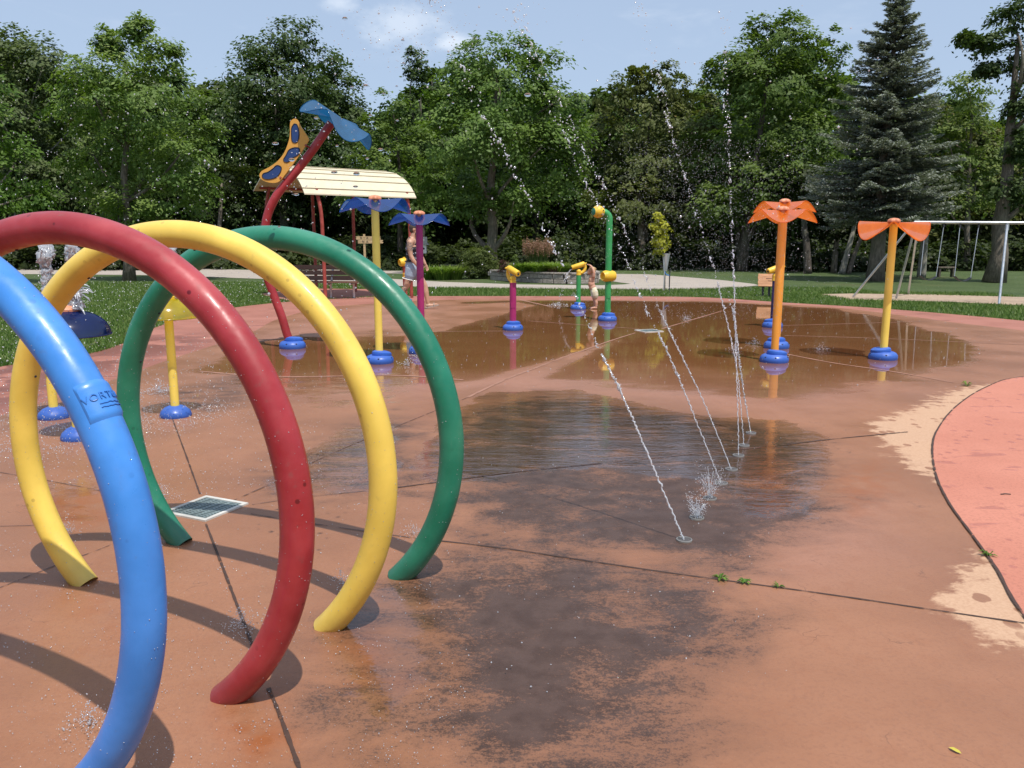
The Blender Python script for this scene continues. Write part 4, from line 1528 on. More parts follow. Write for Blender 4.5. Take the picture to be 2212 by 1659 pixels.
Y = 40.0
c0 = at(799, 518, Y)
t = thing('trail_sign', 'pale rough-cut wooden board sign on a post at the edge of the trees', 'sign', (c0[0], Y, 0))
part('post', MB().box((-0.28, 0.05, c0[2] / 2 + 0.05), (0.10, 0.10, c0[2] + 0.45)), M['tanwood'], t, smooth=False)
W2 = 0.66


def jag(zc, hh, seed, x0, x1):
    r = random.Random(seed)
    pts = [(x0, zc - hh), (x1 - 0.03, zc - hh), (x1, zc - hh * 0.3), (x1 - 0.06, zc), (x1 - 0.01, zc + hh * 0.5), (x1 - 0.05, zc + hh), (x0 - 0.02, zc + hh), (x0 + 0.05, zc + hh * 0.4), (x0 - 0.01, zc), (x0 + 0.03, zc - hh * 0.5)]
    return MB().extrude(pts, 0.05)


b1 = part('board', jag(c0[2] + 0.085, 0.085, 1, -0.68, 0.54), M['tanwood'], t, smooth=False)
b2 = part('board', jag(c0[2] - 0.09, 0.085, 2, -0.60, 0.66), M['tanwood'], t, smooth=False)
text_part('R  I  A', 0.15, (-0.27, -0.032, c0[2] + 0.085), b1, M['letter'], (pi / 2, 0, 0))
text_part('N  A', 0.15, (-0.23, -0.032, c0[2] - 0.09), b2, M['letter'], (pi / 2, 0, 0))
arrow = MB().extrude([(0.42, c0[2] - 0.05), (0.50, c0[2] - 0.13), (0.36, c0[2] - 0.13)], 0.01)
arrow.v = [(x, y - 0.032, z) for x, y, z in arrow.v]
part('arrow', arrow, M['letter'], b2, smooth=False)

Y = 21.9
g = ground(1648, 638)
t = thing('wayside_sign', 'tilted reddish plank sign on black legs beside the pad', 'sign', (g[0], Y, 0), radians(-14))
mid = at(1647, 605.5, Y)[2]
RX = rotx(radians(-38))
pan = part('panel', MB(), M['redwood'], t)
bm_ = MB()
for i in range(5):
    z = (i - 2) * 0.083
    pc = RX @ np.array([0.0, 0, z])
    p_ = part('plank', MB().box(np.array([0, 0, mid]) + pc, (0.60 + 0.02 * (i % 2), 0.03, 0.079), RX), M['redwood'], t, smooth=False)
bpy.data.objects.remove(pan)
for z, ln in ((0.045, 0.26), (-0.03, 0.16)):
    rr = random.Random(int(z * 1000))
    mk = MB()
    x = -ln / 2
    pc = np.array([0, 0, mid]) + RX @ np.array([0.0, -0.018, z])
    mk.box(pc + np.array([0.03, 0, 0]), (ln, 0.004, 0.026), RX)
    part('engraving', mk, bpy.data.materials.get('faint_ink') or plain('faint_ink', (0.14, 0.06, 0.03), 0.8), p_, smooth=False)
for x in (-0.16, 0.0, 0.16):
    part('leg', MB().box((x, 0.03, (mid - 0.12) / 2), (0.055, 0.06, mid - 0.12)), M['darksteel'], t, smooth=False)

# ---- white birdhouse on a post
Y = 38.0
c0 = at(911, 537, Y)
t = thing('birdhouse', 'white birdhouse with a grey shingled roof on a post before the trees', 'birdhouse', (c0[0], Y, 0))
bh = part('house', MB().extrude([(-0.23, c0[2] - 0.22), (0.23, c0[2] - 0.22), (0.23, c0[2] + 0.20), (0.0, c0[2] + 0.45), (-0.23, c0[2] + 0.20)], 0.40), M['white'], t, smooth=False)
for s_ in (-1, 1):
    part('roof_panel', MB().box((s_ * 0.17, -0.02, c0[2] + 0.34), (0.47, 0.56, 0.03), roty(s_ * radians(47))), M['greyroof'], t, smooth=False)
rf = MB()
rf.box((0, -0.27, c0[2] + 0.36), (0.58, 0.03, 0.36))
part('shingle_front', rf, M['greyroof'], t, smooth=False)
part('entry_hole', MB().ball((0.11, -0.2, c0[2]), (0.05, 0.02, 0.05), 12, 8), M['hole'], bh)
part('post', MB().tube([(0, 0.05, 0), (0, 0.05, c0[2] - 0.2)], 0.05, 10), M['darkbark'], t)

# ---- pedestal grill
Y = 44.0
c0 = at(127, 545, Y)
t = thing('pedestal_grill', 'black pedestal charcoal grill beyond the path on the far left', 'grill', (c0[0], Y, 0))
mb = MB()
mb.box((0, 0, c0[2] - 0.10), (0.56, 0.40, 0.02))
mb.box((0, 0.2, c0[2] + 0.0), (0.56, 0.02, 0.22))
mb.box((-0.28, 0, c0[2] + 0.0), (0.02, 0.38, 0.22))
mb.box((0.28, 0, c0[2] + 0.0), (0.02, 0.38, 0.22))
part('firebox', mb, M['darksteel'], t, smooth=False)
mb = MB()
mb.box((0, -0.02, c0[2] + 0.12), (0.62, 0.40, 0.015))
part('grate', mb, M['darksteel'], t, smooth=False)
part('post', MB().tube([(0, 0, 0), (0, 0, c0[2] - 0.1)], 0.06, 12), M['darksteel'], t)
part('handle', MB().tube([(0.3, -0.05, c0[2] + 0.12), (0.44, -0.05, c0[2] + 0.13)], 0.014, 8), M['steel'], t)

# ---- low plank benches at the wood's edge
for lab, px, py, Y, wd in [('low grey plank bench at the dark wood edge, left of the round bush', 972, 572.5, 37.0, 0.95), ('low plank bench in the shade of the trees behind the swings', 2042, 593.5, 34.0, 0.75)]:
    c0 = at(px, py, Y)
    t = thing('plank_bench', lab, 'bench', (c0[0], Y, 0))
    part('plank', MB().box((0, 0, 0.40), (wd, 0.24, 0.05)), M['bark'], t, smooth=False)
    for s_ in (-1, 1):
        part('leg', MB().box((s_ * wd * 0.38, 0, 0.185), (0.07, 0.2, 0.375)), M['darkbark'], t, smooth=False)

# ---- curved stone planter
def stone_mat():
    m, nt = new_mat('stone_block')
    N = NT(nt)
    co = worldpos(N)
    a = N.noise(co, 7.0, 6, 0.7)
    b = N.noise(co, 45.0, 4, 0.7)
    c = N.mix(N.ramp(a, 0.3, 0.7), (0.33, 0.285, 0.245), (0.48, 0.42, 0.37))
    c = N.mix(N.math('MULTIPLY', N.ramp(b, 0.5, 0.7), 0.5), c, (0.12, 0.10, 0.09))
    p = N.n('ShaderNodeBsdfPrincipled', Base_Color=c, Roughness=0.95)
    nt.links.new(N.bump(N.math('ADD', a, b), 1.0, 0.05), p.inputs['Normal'])
    N.out(p.outputs[0])
    return m


M['stone'] = stone_mat()
M['soil'] = gravel('planter_soil', (0.07, 0.05, 0.035), (0.12, 0.09, 0.06), 20)
pw = [ground(*q)[:2] for q in [(1064, 603.5), (1110, 606.5), (1160, 609.5), (1205, 611.5), (1247, 612)]]
front = spline([(x, y, 0) for x, y in pw] + [(pw[-1][0] + 0.7, pw[-1][1] + 0.7, 0), (pw[-1][0] + 0.8, pw[-1][1] + 2.2, 0)], 60)[:, :2]
cpl = np.array([front[25][0], front[25][1] + 1.6])
t = thing('stone_planter', 'curved grey stone block retaining wall around the raised garden bed', 'planter', (cpl[0], cpl[1], 0))
HW = 0.40
# walk the front in block lengths, two courses and a cap
s_ = np.concatenate([[0], np.cumsum(np.hypot(*np.diff(front, axis=0).T))])


def along(d):
    d = min(max(d, 0), s_[-1])
    i = min(np.searchsorted(s_, d), len(s_) - 1)
    i = max(i, 1)
    u = (d - s_[i - 1]) / (s_[i] - s_[i - 1] + 1e-9)
    p = front[i - 1] * (1 - u) + front[i] * u
    tg = front[i] - front[i - 1]
    return p, tg / np.linalg.norm(tg)


rr = random.Random(4)
for course, (z0, hh, bl) in enumerate([(0, 0.165, 0.42), (0.17, 0.165, 0.42), (0.34, 0.07, 0.55)]):
    d = -0.15 * (course % 2)
    mb = MB()
    while d < s_[-1]:
        L = bl * rr.uniform(0.75, 1.2)
        p, tg = along(d + L / 2)
        ang = atan2(tg[1], tg[0])
        mb.box((p[0] - cpl[0], p[1] - cpl[1] + 0.12, z0 + hh / 2 - 0.03), (L - 0.012, 0.26 + (0.06 if course == 2 else 0) + rr.uniform(-0.012, 0.012), hh - 0.008), rotz(ang))
        d += L
    o = part('cap_course' if course == 2 else 'block_course', mb, M['stone'], t, smooth=False)
    bv = o.modifiers.new('bevel', 'BEVEL')
    bv.width = 0.012
    bv.segments = 2
bed = np.vstack([front + np.array([0, 0.2]), [(front[-1][0] - 0.5, front[-1][1] + 1.5), (front[0][0] + 0.3, front[-1][1] + 2.0), (front[0][0] + 0.1, front[0][1] + 1.0)]])
mb = MB()
mb.add([(x - cpl[0], y - cpl[1], HW - 0.06) for x, y in bed] + [(x - cpl[0], y - cpl[1], 0.0) for x, y in bed], [tuple(range(len(bed))), tuple(range(2 * len(bed) - 1, len(bed) - 1, -1))] + [(i, i + len(bed), (i + 1) % len(bed) + len(bed), (i + 1) % len(bed)) for i in range(len(bed))])
part('soil', mb, M['soil'], t, smooth=False)

# ---- young staked tree guard is built with the plants

# ------------------------------------------------------------------ people
def skin_mat(name, col, tattoo=None):
    m, nt = new_mat(name)
    N = NT(nt)
    co = objco(N)
    a = N.noise(co, 12.0, 4)
    c = N.mix(a, tuple(x * 0.86 for x in col), tuple(min(1, x * 1.1) for x in col))
    if tattoo:
        s = None
        for (p, r) in tattoo:
            d = N.n('ShaderNodeVectorMath', {'operation': 'DISTANCE'})
            nt.links.new(co, d.inputs[0])
            d.inputs[1].default_value = p
            q = N.ramp(N.math('ADD', d.outputs['Value'], N.math('MULTIPLY', N.math('SUBTRACT', N.noise(co, 30.0, 3), 0.5), r * 0.9)), r * 0.7, r, 1, 0)
            s = q if s is None else N.math('MAXIMUM', s, q)
        ink = N.math('MULTIPLY', s, N.ramp(N.noise(co, 38.0, 4, 0.6), 0.35, 0.6, 0.25, 0.85))
        c = N.mix(ink, c, (0.10, 0.085, 0.08))
    p = N.n('ShaderNodeBsdfPrincipled', Base_Color=c, Roughness=0.5)
    p.inputs['Subsurface Weight'].default_value = 0.08
    p.inputs['Subsurface Radius'].default_value = (0.02, 0.008, 0.004)
    N.out(p.outputs[0])
    return m


def cloth(name, a, b, sc, lo=0.48, hi=0.54, c3=None):
    m, nt = new_mat(name)
    N = NT(nt)
    co = objco(N)
    n1 = N.noise(co, sc, 3)
    c = N.mix(N.ramp(n1, lo, hi), a, b)
    if c3:
        c = N.mix(N.ramp(N.noise(co, sc * 1.7, 2), 0.60, 0.64), c, c3)
    w1 = N.noise(N.scale(co, (1, 1, 0.35)), 22.0, 3)
    p = N.n('ShaderNodeBsdfPrincipled', Base_Color=c, Roughness=0.85)
    nt.links.new(N.bump(w1, 0.6, 0.02), p.inputs['Normal'])
    N.out(p.outputs[0])
    return m


def cap_(mb, a, b, ra, rb, flat=(1, 1), n=14):
    """closed rounded limb section from a to b"""
    a, b = np.array(a, float), np.array(b, float)
    d = b - a
    L = np.linalg.norm(d)
    u = d / L
    ts = [(-ra * 0.95, ra * 0.25), (-ra * 0.7, ra * 0.7), (0, ra), (L * 0.5, (ra + rb) / 2), (L, rb), (L + rb * 0.7, rb * 0.7), (L + rb * 0.95, rb * 0.25)]
    mb.tube([a + u * t for t, _ in ts], [r for _, r in ts], n)


def chain(mb, pts, rad):
    for i in range(len(pts) - 1):
        cap_(mb, pts[i], pts[i + 1], rad[i], rad[i + 1])


def fused(name, mb, mat, parent, voxel, smooth=6, it=1.0):
    """all the overlapping sections become one continuous closed surface"""
    me = bpy.data.meshes.new(name)
    me.from_pydata(mb.v, [], mb.f)
    me.update()
    tmp = bpy.data.objects.new(name, me)
    COL.objects.link(tmp)
    r = tmp.modifiers.new('r', 'REMESH')
    r.mode = 'VOXEL'
    r.voxel_size = voxel
    r.use_smooth_shade = True
    s = tmp.modifiers.new('s', 'SMOOTH')
    s.factor = 0.5
    s.iterations = smooth
    dg = bpy.context.evaluated_depsgraph_get()
    out = bpy.data.meshes.new_from_object(tmp.evaluated_get(dg))
    bpy.data.objects.remove(tmp)
    out.polygons.foreach_set('use_smooth', [True] * len(out.polygons))
    return link(name, out, mat, parent)


def hand(mb, wrist, d, palm_n, s, curl=0.5):
    """palm and five fingers; d towards the fingertips, palm_n out of the palm"""
    d = np.array(d, float)
    d /= np.linalg.norm(d)
    pn = np.array(palm_n, float)
    pn -= d * (pn @ d)
    pn /= np.linalg.norm(pn)
    sd_ = np.cross(d, pn)
    w_ = np.array(wrist, float)
    R_ = np.stack([sd_, pn, d], 1)
    mb.ball(w_ + d * 0.045 * s, np.array([0.040, 0.016, 0.050]) * s, 14, 10, R_)
    for i, (o, L) in enumerate([(-0.030, 0.058), (-0.010, 0.070), (0.010, 0.075), (0.029, 0.068)]):
        k0 = w_ + d * 0.088 * s + sd_ * o * s
        a1 = curl * 0.6
        d1 = d * cos(a1) + pn * sin(a1)
        k1 = k0 + d1 * L * 0.5 * s
        a2 = curl * 1.6
        d2 = d * cos(a2) + pn * sin(a2)
        k2 = k1 + d2 * L * 0.5 * s
        chain(mb, [k0 - d * 0.012 * s, k1, k2], [0.0092 * s, 0.0085 * s, 0.0070 * s])
    t0 = w_ + d * 0.025 * s + sd_ * 0.032 * s
    t1 = t0 + (d * 0.6 + sd_ * 0.7 + pn * 0.3) * 0.035 * s
    t2 = t1 + (d * 0.85 + sd_ * 0.25 + pn * 0.45) * 0.030 * s
    chain(mb, [t0, t1, t2], [0.0115 * s, 0.0098 * s, 0.0080 * s])


def head(mb, c, f, s, up=(0, 0, 1)):
    """head centred at c, facing f; s = head height"""
    f = np.array(f, float)
    f /= np.linalg.norm(f)
    up = np.array(up, float)
    up = up - f * (up @ f)
    up /= np.linalg.norm(up)
    r = np.cross(f, up)
    R_ = np.stack([f, r, up], 1)
    c = np.array(c, float)
    P = lambda a, b, z: c + (f * a + r * b + up * z) * s
    mb.ball(P(-0.06, 0, 0.10), np.array([0.42, 0.335, 0.40]) * s, 20, 14, R_)
    mb.ball(P(0.10, 0, -0.18), np.array([0.27, 0.25, 0.32]) * s, 18, 12, R_)
    mb.ball(P(0.22, 0, -0.38), np.array([0.13, 0.15, 0.10]) * s, 14, 10, R_)
    mb.ball(P(0.36, 0, -0.09), np.array([0.085, 0.06, 0.09]) * s, 12, 8, R_)
    mb.tube([P(0.345, 0, 0.06), P(0.41, 0, -0.10)], [0.03 * s, 0.05 * s], 8)
    mb.ball(P(0.315, 0, -0.265), np.array([0.05, 0.10, 0.035]) * s, 12, 8, R_)
    for q in (-1, 1):
        mb.ball(P(-0.02, q * 0.34, -0.02), np.array([0.085, 0.035, 0.13]) * s, 12, 8, R_)
    return P, R_


# ---- the man walking to the right
M['skin_man'] = skin_mat('skin_man', (0.50, 0.285, 0.19), [((-0.035, -0.27, 1.36), 0.13), ((0.0, -0.12, 0.68), 0.14), ((-0.17, -0.12, 0.40), 0.11), ((0.05, -0.23, 1.12), 0.06)])
M['tank'] = cloth('tank_print', (0.018, 0.018, 0.024), (0.022, 0.024, 0.035), 14.0, 0.45, 0.55, (0.42, 0.42, 0.48))
M['denim'] = cloth('light_denim', (0.26, 0.33, 0.43), (0.36, 0.43, 0.52), 6.0, 0.3, 0.7)
M['hair'] = plain('short_dark_hair', (0.05, 0.035, 0.025), 0.7, 0, 0.4, 60)
M['sandal'] = plain('sandal', (0.36, 0.31, 0.27), 0.8, 0, 0.3, 40)
M['eye'] = plain('eye_white', (0.75, 0.73, 0.70), 0.3, 0, 0.02)
M['iris'] = plain('eye_iris', (0.03, 0.02, 0.015), 0.3)
g = ground(893, 668.5)
man = thing('person', 'tattooed man in a dark patterned tank top and light denim shorts, walking right', 'person', (g[0], g[1], 0.006))
mb = MB()
# torso
for z, x, rx, ry in [(0.93, 0.0, 0.125, 0.17), (1.02, -0.005, 0.125, 0.165), (1.12, -0.005, 0.120, 0.155), (1.22, -0.005, 0.125, 0.165), (1.34, -0.005, 0.135, 0.185), (1.44, -0.008, 0.118, 0.185)]:
    mb.ball((x, 0, z), (rx * 0.97, ry * 0.97, 0.145), 20, 12)
chain(mb, [(0.0, -0.16, 1.475), (0.0, 0.16, 1.475)], [0.075, 0.075])
chain(mb, [(-0.005, 0, 1.48), (0.025, 0, 1.56), (0.045, 0, 1.64)], [0.078, 0.066, 0.062])
Pm, Rm_ = head(mb, (0.068, 0, 1.735), (1, -0.10, -0.05), 0.245)
# near arm (towards the camera) hanging, forearm forward; far arm swung forward
chain(mb, [(-0.01, -0.215, 1.46), (-0.02, -0.255, 1.32), (0.005, -0.27, 1.17)], [0.070, 0.060, 0.046])
chain(mb, [(0.005, -0.27, 1.17), (0.06, -0.275, 1.07), (0.145, -0.26, 0.955)], [0.047, 0.046, 0.031])
hand(mb, (0.15, -0.26, 0.945), (0.45, 0.05, -0.9), (0.2, 1, 0.0), 1.0, 0.55)
chain(mb, [(0.0, 0.215, 1.46), (0.09, 0.255, 1.32), (0.15, 0.27, 1.19)], [0.070, 0.060, 0.046])
chain(mb, [(0.15, 0.27, 1.19), (0.20, 0.27, 1.08), (0.255, 0.25, 0.985)], [0.047, 0.044, 0.031])
hand(mb, (0.26, 0.25, 0.975), (0.35, -0.05, -0.95), (-0.2, -1, 0.0), 1.0, 0.4)
# near leg behind, heel lifted; far leg leading
chain(mb, [(-0.01, -0.095, 0.93), (-0.045, -0.10, 0.74), (-0.135, -0.10, 0.50)], [0.112, 0.094, 0.063])
chain(mb, [(-0.135, -0.10, 0.50), (-0.235, -0.10, 0.36), (-0.335, -0.10, 0.15)], [0.062, 0.066, 0.040])
chain(mb, [(-0.335, -0.10, 0.13), (-0.25, -0.105, 0.065), (-0.155, -0.11, 0.032)], [0.044, 0.040, 0.030])
chain(mb, [(0.0, 0.095, 0.93), (0.12, 0.10, 0.73), (0.255, 0.10, 0.51)], [0.112, 0.092, 0.062])
chain(mb, [(0.255, 0.10, 0.51), (0.275, 0.10, 0.37), (0.315, 0.10, 0.13)], [0.060, 0.065, 0.039])
chain(mb, [(0.305, 0.10, 0.075), (0.40, 0.10, 0.075), (0.505, 0.10, 0.095)], [0.045, 0.038, 0.028])
for i in range(5):
    y = 0.068 + 0.016 * i
    chain(mb, [(0.50, y, 0.095), (0.545 - 0.008 * abs(i - 1), y, 0.10)], [0.012, 0.010])
body = fused('body', mb, M['skin_man'], man, 0.0085, 7)
for q in (-1, 1):
    e_ = part('eye', MB().ball(Pm(0.30, q * 0.13, 0.0), 0.0125, 12, 8), M['eye'], body)
    part('pupil', MB().ball(Pm(0.342, q * 0.13, 0.0), 0.006, 8, 6), M['iris'], e_)
mb = MB()
mb.ball(Pm(-0.10, 0, 0.15), np.array([0.43, 0.355, 0.40]) * 0.245, 22, 14, Rm_)
mb.ball(Pm(-0.22, 0, -0.06), np.array([0.27, 0.32, 0.30]) * 0.245, 20, 12, Rm_)
fused('hair', mb, M['hair'], man, 0.009, 3)
mb = MB()
mb.tube([Pm(0.30, -0.24, -0.12), Pm(0.12, -0.28, -0.34), Pm(0.30, -0.12, -0.45), Pm(0.36, 0.0, -0.45), Pm(0.30, 0.12, -0.45), Pm(0.12, 0.28, -0.34)], 0.02, 10)
fused('beard', mb, M['hair'], man, 0.008, 2)
mb = MB()
for z, x, rx, ry in [(1.00, -0.002, 0.138, 0.182), (1.10, -0.004, 0.136, 0.172), (1.20, -0.005, 0.139, 0.178), (1.32, -0.006, 0.146, 0.192), (1.41, -0.008, 0.130, 0.165)]:
    mb.ball((x, 0, z), (rx * 0.98, ry * 0.98, 0.12), 22, 12)
for q in (-1, 1):
    mb.tube([(-0.10, q * 0.10, 1.44), (-0.03, q * 0.115, 1.555), (0.07, q * 0.10, 1.45)], 0.026, 10)
fused('tank_top', mb, M['tank'], man, 0.010, 8)
mb = MB()
for z, rx, ry in [(1.01, 0.142, 0.184), (0.95, 0.158, 0.194), (0.88, 0.150, 0.195)]:
    mb.ball((-0.012, 0, z), (rx, ry, 0.075), 22, 12)
chain(mb, [(-0.012, -0.10, 0.90), (-0.05, -0.105, 0.735)], [0.132, 0.118])
chain(mb, [(0.0, 0.10, 0.90), (0.09, 0.105, 0.745)], [0.130, 0.115])
sh_ = fused('shorts', mb, M['denim'], man, 0.010, 7)
part('frayed_hem', MB().tube([(-0.05 - 0.045 + 0.118 * cos(a) * 0.98, -0.105 + 0.12 * sin(a), 0.668 - 0.03 * cos(a)) for a in np.linspace(0, 2 * pi, 25)], 0.010, 8, False), M['white'], sh_)
mb = MB()
mb.tube([(-0.012 + 0.145 * cos(a), 0.187 * sin(a), 1.052) for a in np.linspace(0, 2 * pi, 33)], 0.014, 8, False)
part('belt', mb, M['darksteel'], man)
for nm, y, pts in [('sandal', 0.10, [(0.265, 0.018), (0.36, 0.034), (0.45, 0.05), (0.555, 0.075)]), ('sandal', -0.10, [(-0.39, 0.115), (-0.31, 0.06), (-0.22, 0.018), (-0.125, 0.006)])]:
    v, f = [], []
    for i, (x, z) in enumerate(pts):
        w_ = [0.036, 0.038, 0.048, 0.036][i]
        v += [(x, y - w_, z), (x, y + w_, z), (x, y + w_, z + 0.024), (x, y - w_, z + 0.024)]
    for i in range(3):
        for k_ in range(4):
            f.append((i * 4 + k_, i * 4 + (k_ + 1) % 4, (i + 1) * 4 + (k_ + 1) % 4, (i + 1) * 4 + k_))
    f += [(3, 2, 1, 0), (12, 13, 14, 15)]
    so_ = part(nm, MB().add(v, f), M['sandal'], man, smooth=False)
    x, z = pts[2]
    x1, z1 = pts[0]
    part('strap', MB().tube([(x, y + 0.05 * cos(a), z + 0.03 + 0.05 * sin(a)) for a in np.linspace(0, pi, 12)], 0.009, 8), M['sandal'], so_)
    part('strap', MB().tube([(x1 + 0.05, y + 0.046 * cos(a), z1 + 0.05 + 0.05 * sin(a)) for a in np.linspace(0, pi, 12)], 0.008, 8), M['sandal'], so_)

# ---- the toddler reaching up to the cannon
M['skin_kid'] = skin_mat('skin_child', (0.58, 0.32, 0.22))
M['kidshorts'] = cloth('cream_shorts', (0.62, 0.53, 0.36), (0.66, 0.60, 0.46), 20.0, 0.4, 0.6, (0.48, 0.52, 0.42))
M['blond'] = plain('blond_hair', (0.52, 0.36, 0.17), 0.6, 0, 0.3, 70)
g = ground(1284, 667.5)
kid = thing('person', 'barefoot toddler in cream shorts reaching up to the green cannon', 'person', (g[0], g[1], 0.006))
mb = MB()
for x, z, rx, ry in [(-0.025, 0.405, 0.068, 0.088), (-0.055, 0.475, 0.078, 0.085), (-0.078, 0.55, 0.080, 0.085), (-0.075, 0.63, 0.070, 0.086), (-0.055, 0.695, 0.058, 0.085)]:
    mb.ball((x, 0, z), (rx * 0.96, ry * 0.96, 0.095), 18, 12)
chain(mb, [(-0.045, -0.075, 0.715), (-0.045, 0.075, 0.715)], [0.040, 0.040])
chain(mb, [(-0.05, 0, 0.71), (-0.065, 0, 0.77)], [0.038, 0.036])
Pk, Rk_ = head(mb, (-0.090, 0, 0.835), (-1, 0.12, 0.32), 0.185)
for q in (-1, 1):
    chain(mb, [(-0.04, q * 0.098, 0.720), (-0.035, q * 0.112, 0.80), (-0.055, q * 0.105, 0.865)], [0.036, 0.031, 0.027])
    chain(mb, [(-0.055, q * 0.105, 0.865), (-0.085, q * 0.085, 0.925), (-0.118, q * 0.060, 0.962)], [0.027, 0.025, 0.018])
    hand(mb, (-0.118, q * 0.058, 0.965), (-0.85, -q * 0.2, 0.35), (-0.3, 0, -1), 0.50, 0.75)
chain(mb, [(-0.02, -0.045, 0.39), (0.0, -0.048, 0.29), (0.012, -0.048, 0.205)], [0.062, 0.052, 0.038])
chain(mb, [(0.012, -0.048, 0.205), (0.035, -0.048, 0.13), (0.030, -0.048, 0.05)], [0.037, 0.039, 0.026])
chain(mb, [(0.032, -0.048, 0.028), (-0.02, -0.05, 0.024), (-0.075, -0.052, 0.016)], [0.028, 0.024, 0.017])
chain(mb, [(-0.02, 0.045, 0.39), (-0.008, 0.05, 0.29), (-0.002, 0.05, 0.205)], [0.062, 0.052, 0.038])
chain(mb, [(-0.002, 0.05, 0.205), (0.020, 0.05, 0.13), (0.014, 0.05, 0.05)], [0.037, 0.039, 0.026])
chain(mb, [(0.016, 0.05, 0.028), (-0.036, 0.052, 0.024), (-0.09, 0.054, 0.016)], [0.028, 0.024, 0.017])
for y0, x0 in ((-0.052, -0.078), (0.054, -0.093)):
    for i in range(5):
        chain(mb, [(x0 + 0.004, y0 - 0.018 + 0.009 * i, 0.013), (x0 - 0.014, y0 - 0.018 + 0.009 * i, 0.010)], [0.0075, 0.006])
kb = fused('body', mb, M['skin_kid'], kid, 0.0055, 7)
for q in (-1, 1):
    e_ = part('eye', MB().ball(Pk(0.30, q * 0.13, 0.0), 0.0095, 12, 8), M['eye'], kb)
    part('pupil', MB().ball(Pk(0.342, q * 0.13, 0.0), 0.005, 8, 6), M['iris'], e_)
mb = MB()
mb.ball(Pk(-0.11, 0, 0.16), np.array([0.43, 0.36, 0.40]) * 0.185, 22, 14, Rk_)
mb.ball(Pk(-0.26, 0, -0.05), np.array([0.27, 0.32, 0.32]) * 0.185, 20, 12, Rk_)
for i in range(14):
    a = random.uniform(0, 6.28)
    mb.ball(Pk(-0.20 + 0.28 * cos(a), 0.25 * sin(a), 0.22 + random.uniform(-0.2, 0.24)), 0.018, 8, 6)
fused('hair', mb, M['blond'], kid, 0.007, 2)
mb = MB()
for x, z, rx, ry in [(-0.028, 0.445, 0.080, 0.094), (-0.022, 0.40, 0.082, 0.098)]:
    mb.ball((x, 0, z), (rx, ry, 0.05), 18, 12)
chain(mb, [(-0.012, -0.05, 0.385), (0.004, -0.052, 0.295)], [0.078, 0.076])
chain(mb, [(-0.014, 0.05, 0.385), (-0.002, 0.052, 0.295)], [0.078, 0.076])
fused('shorts', mb, M['kidshorts'], kid, 0.007, 5)

# ------------------------------------------------------------------ water in the air
bm0 = bmesh.new()
bmesh.ops.create_icosphere(bm0, subdivisions=1, radius=1.0)
ICO_V = np.array([v.co[:] for v in bm0.verts])
ICO_F = np.array([[v.index for v in f.verts] for f in bm0.faces])
bm0.free()
OCT_V = np.array([(1, 0, 0), (-1, 0, 0), (0, 1, 0), (0, -1, 0), (0, 0, 1), (0, 0, -1)], float)
OCT_F = np.array([(0, 2, 4), (2, 1, 4), (1, 3, 4), (3, 0, 4), (2, 0, 5), (1, 2, 5), (3, 1, 5), (0, 3, 5)])


def beads(C, r, rs, round_=True, squash=0.45):
    BV, BF = (ICO_V, ICO_F) if round_ else (OCT_V, OCT_F)
    n = len(C)
    sc = np.asarray(r)[:, None] * rs.uniform(1 - squash, 1 + squash, (n, 3))
    V = np.asarray(C)[:, None] + BV[None] * sc[:, None]
    F = BF[None] + (np.arange(n) * len(BV))[:, None, None]
    return V.reshape(-1, 3), F.reshape(-1, 3)


def join(parts_):
    Vs, Fs, n = [], [], 0
    for V, F in parts_:
        Vs.append(V)
        Fs.append(F + n)
        n += len(V)
    return np.concatenate(Vs), np.concatenate(Fs)


def rough_tube(P, r, rs, n=9, amp=0.25):
    """triangulated irregular rope of water along P"""
    m = len(P)
    T = np.gradient(P, axis=0)
    T /= np.linalg.norm(T, axis=1, keepdims=True)
    A_ = np.cross(T, np.array([0.3, 1.0, 0.1]))
    A_ /= np.linalg.norm(A_, axis=1, keepdims=True)
    B_ = np.cross(T, A_)
    a = np.linspace(0, 2 * pi, n, endpoint=False)
    rr = np.asarray(r)[:, None] * (1 + rs.normal(0, amp, (m, n)))
    V = P[:, None] + rr[..., None] * (np.cos(a)[None, :, None] * A_[:, None] + np.sin(a)[None, :, None] * B_[:, None])
    i, j = np.meshgrid(np.arange(m - 1), np.arange(n), indexing='ij')
    q = np.stack([i * n + j, i * n + (j + 1) % n, (i + 1) * n + (j + 1) % n, (i + 1) * n + j], -1).reshape(-1, 4)
    return V.reshape(-1, 3), np.concatenate([q[:, [0, 1, 2]], q[:, [0, 2, 3]]])


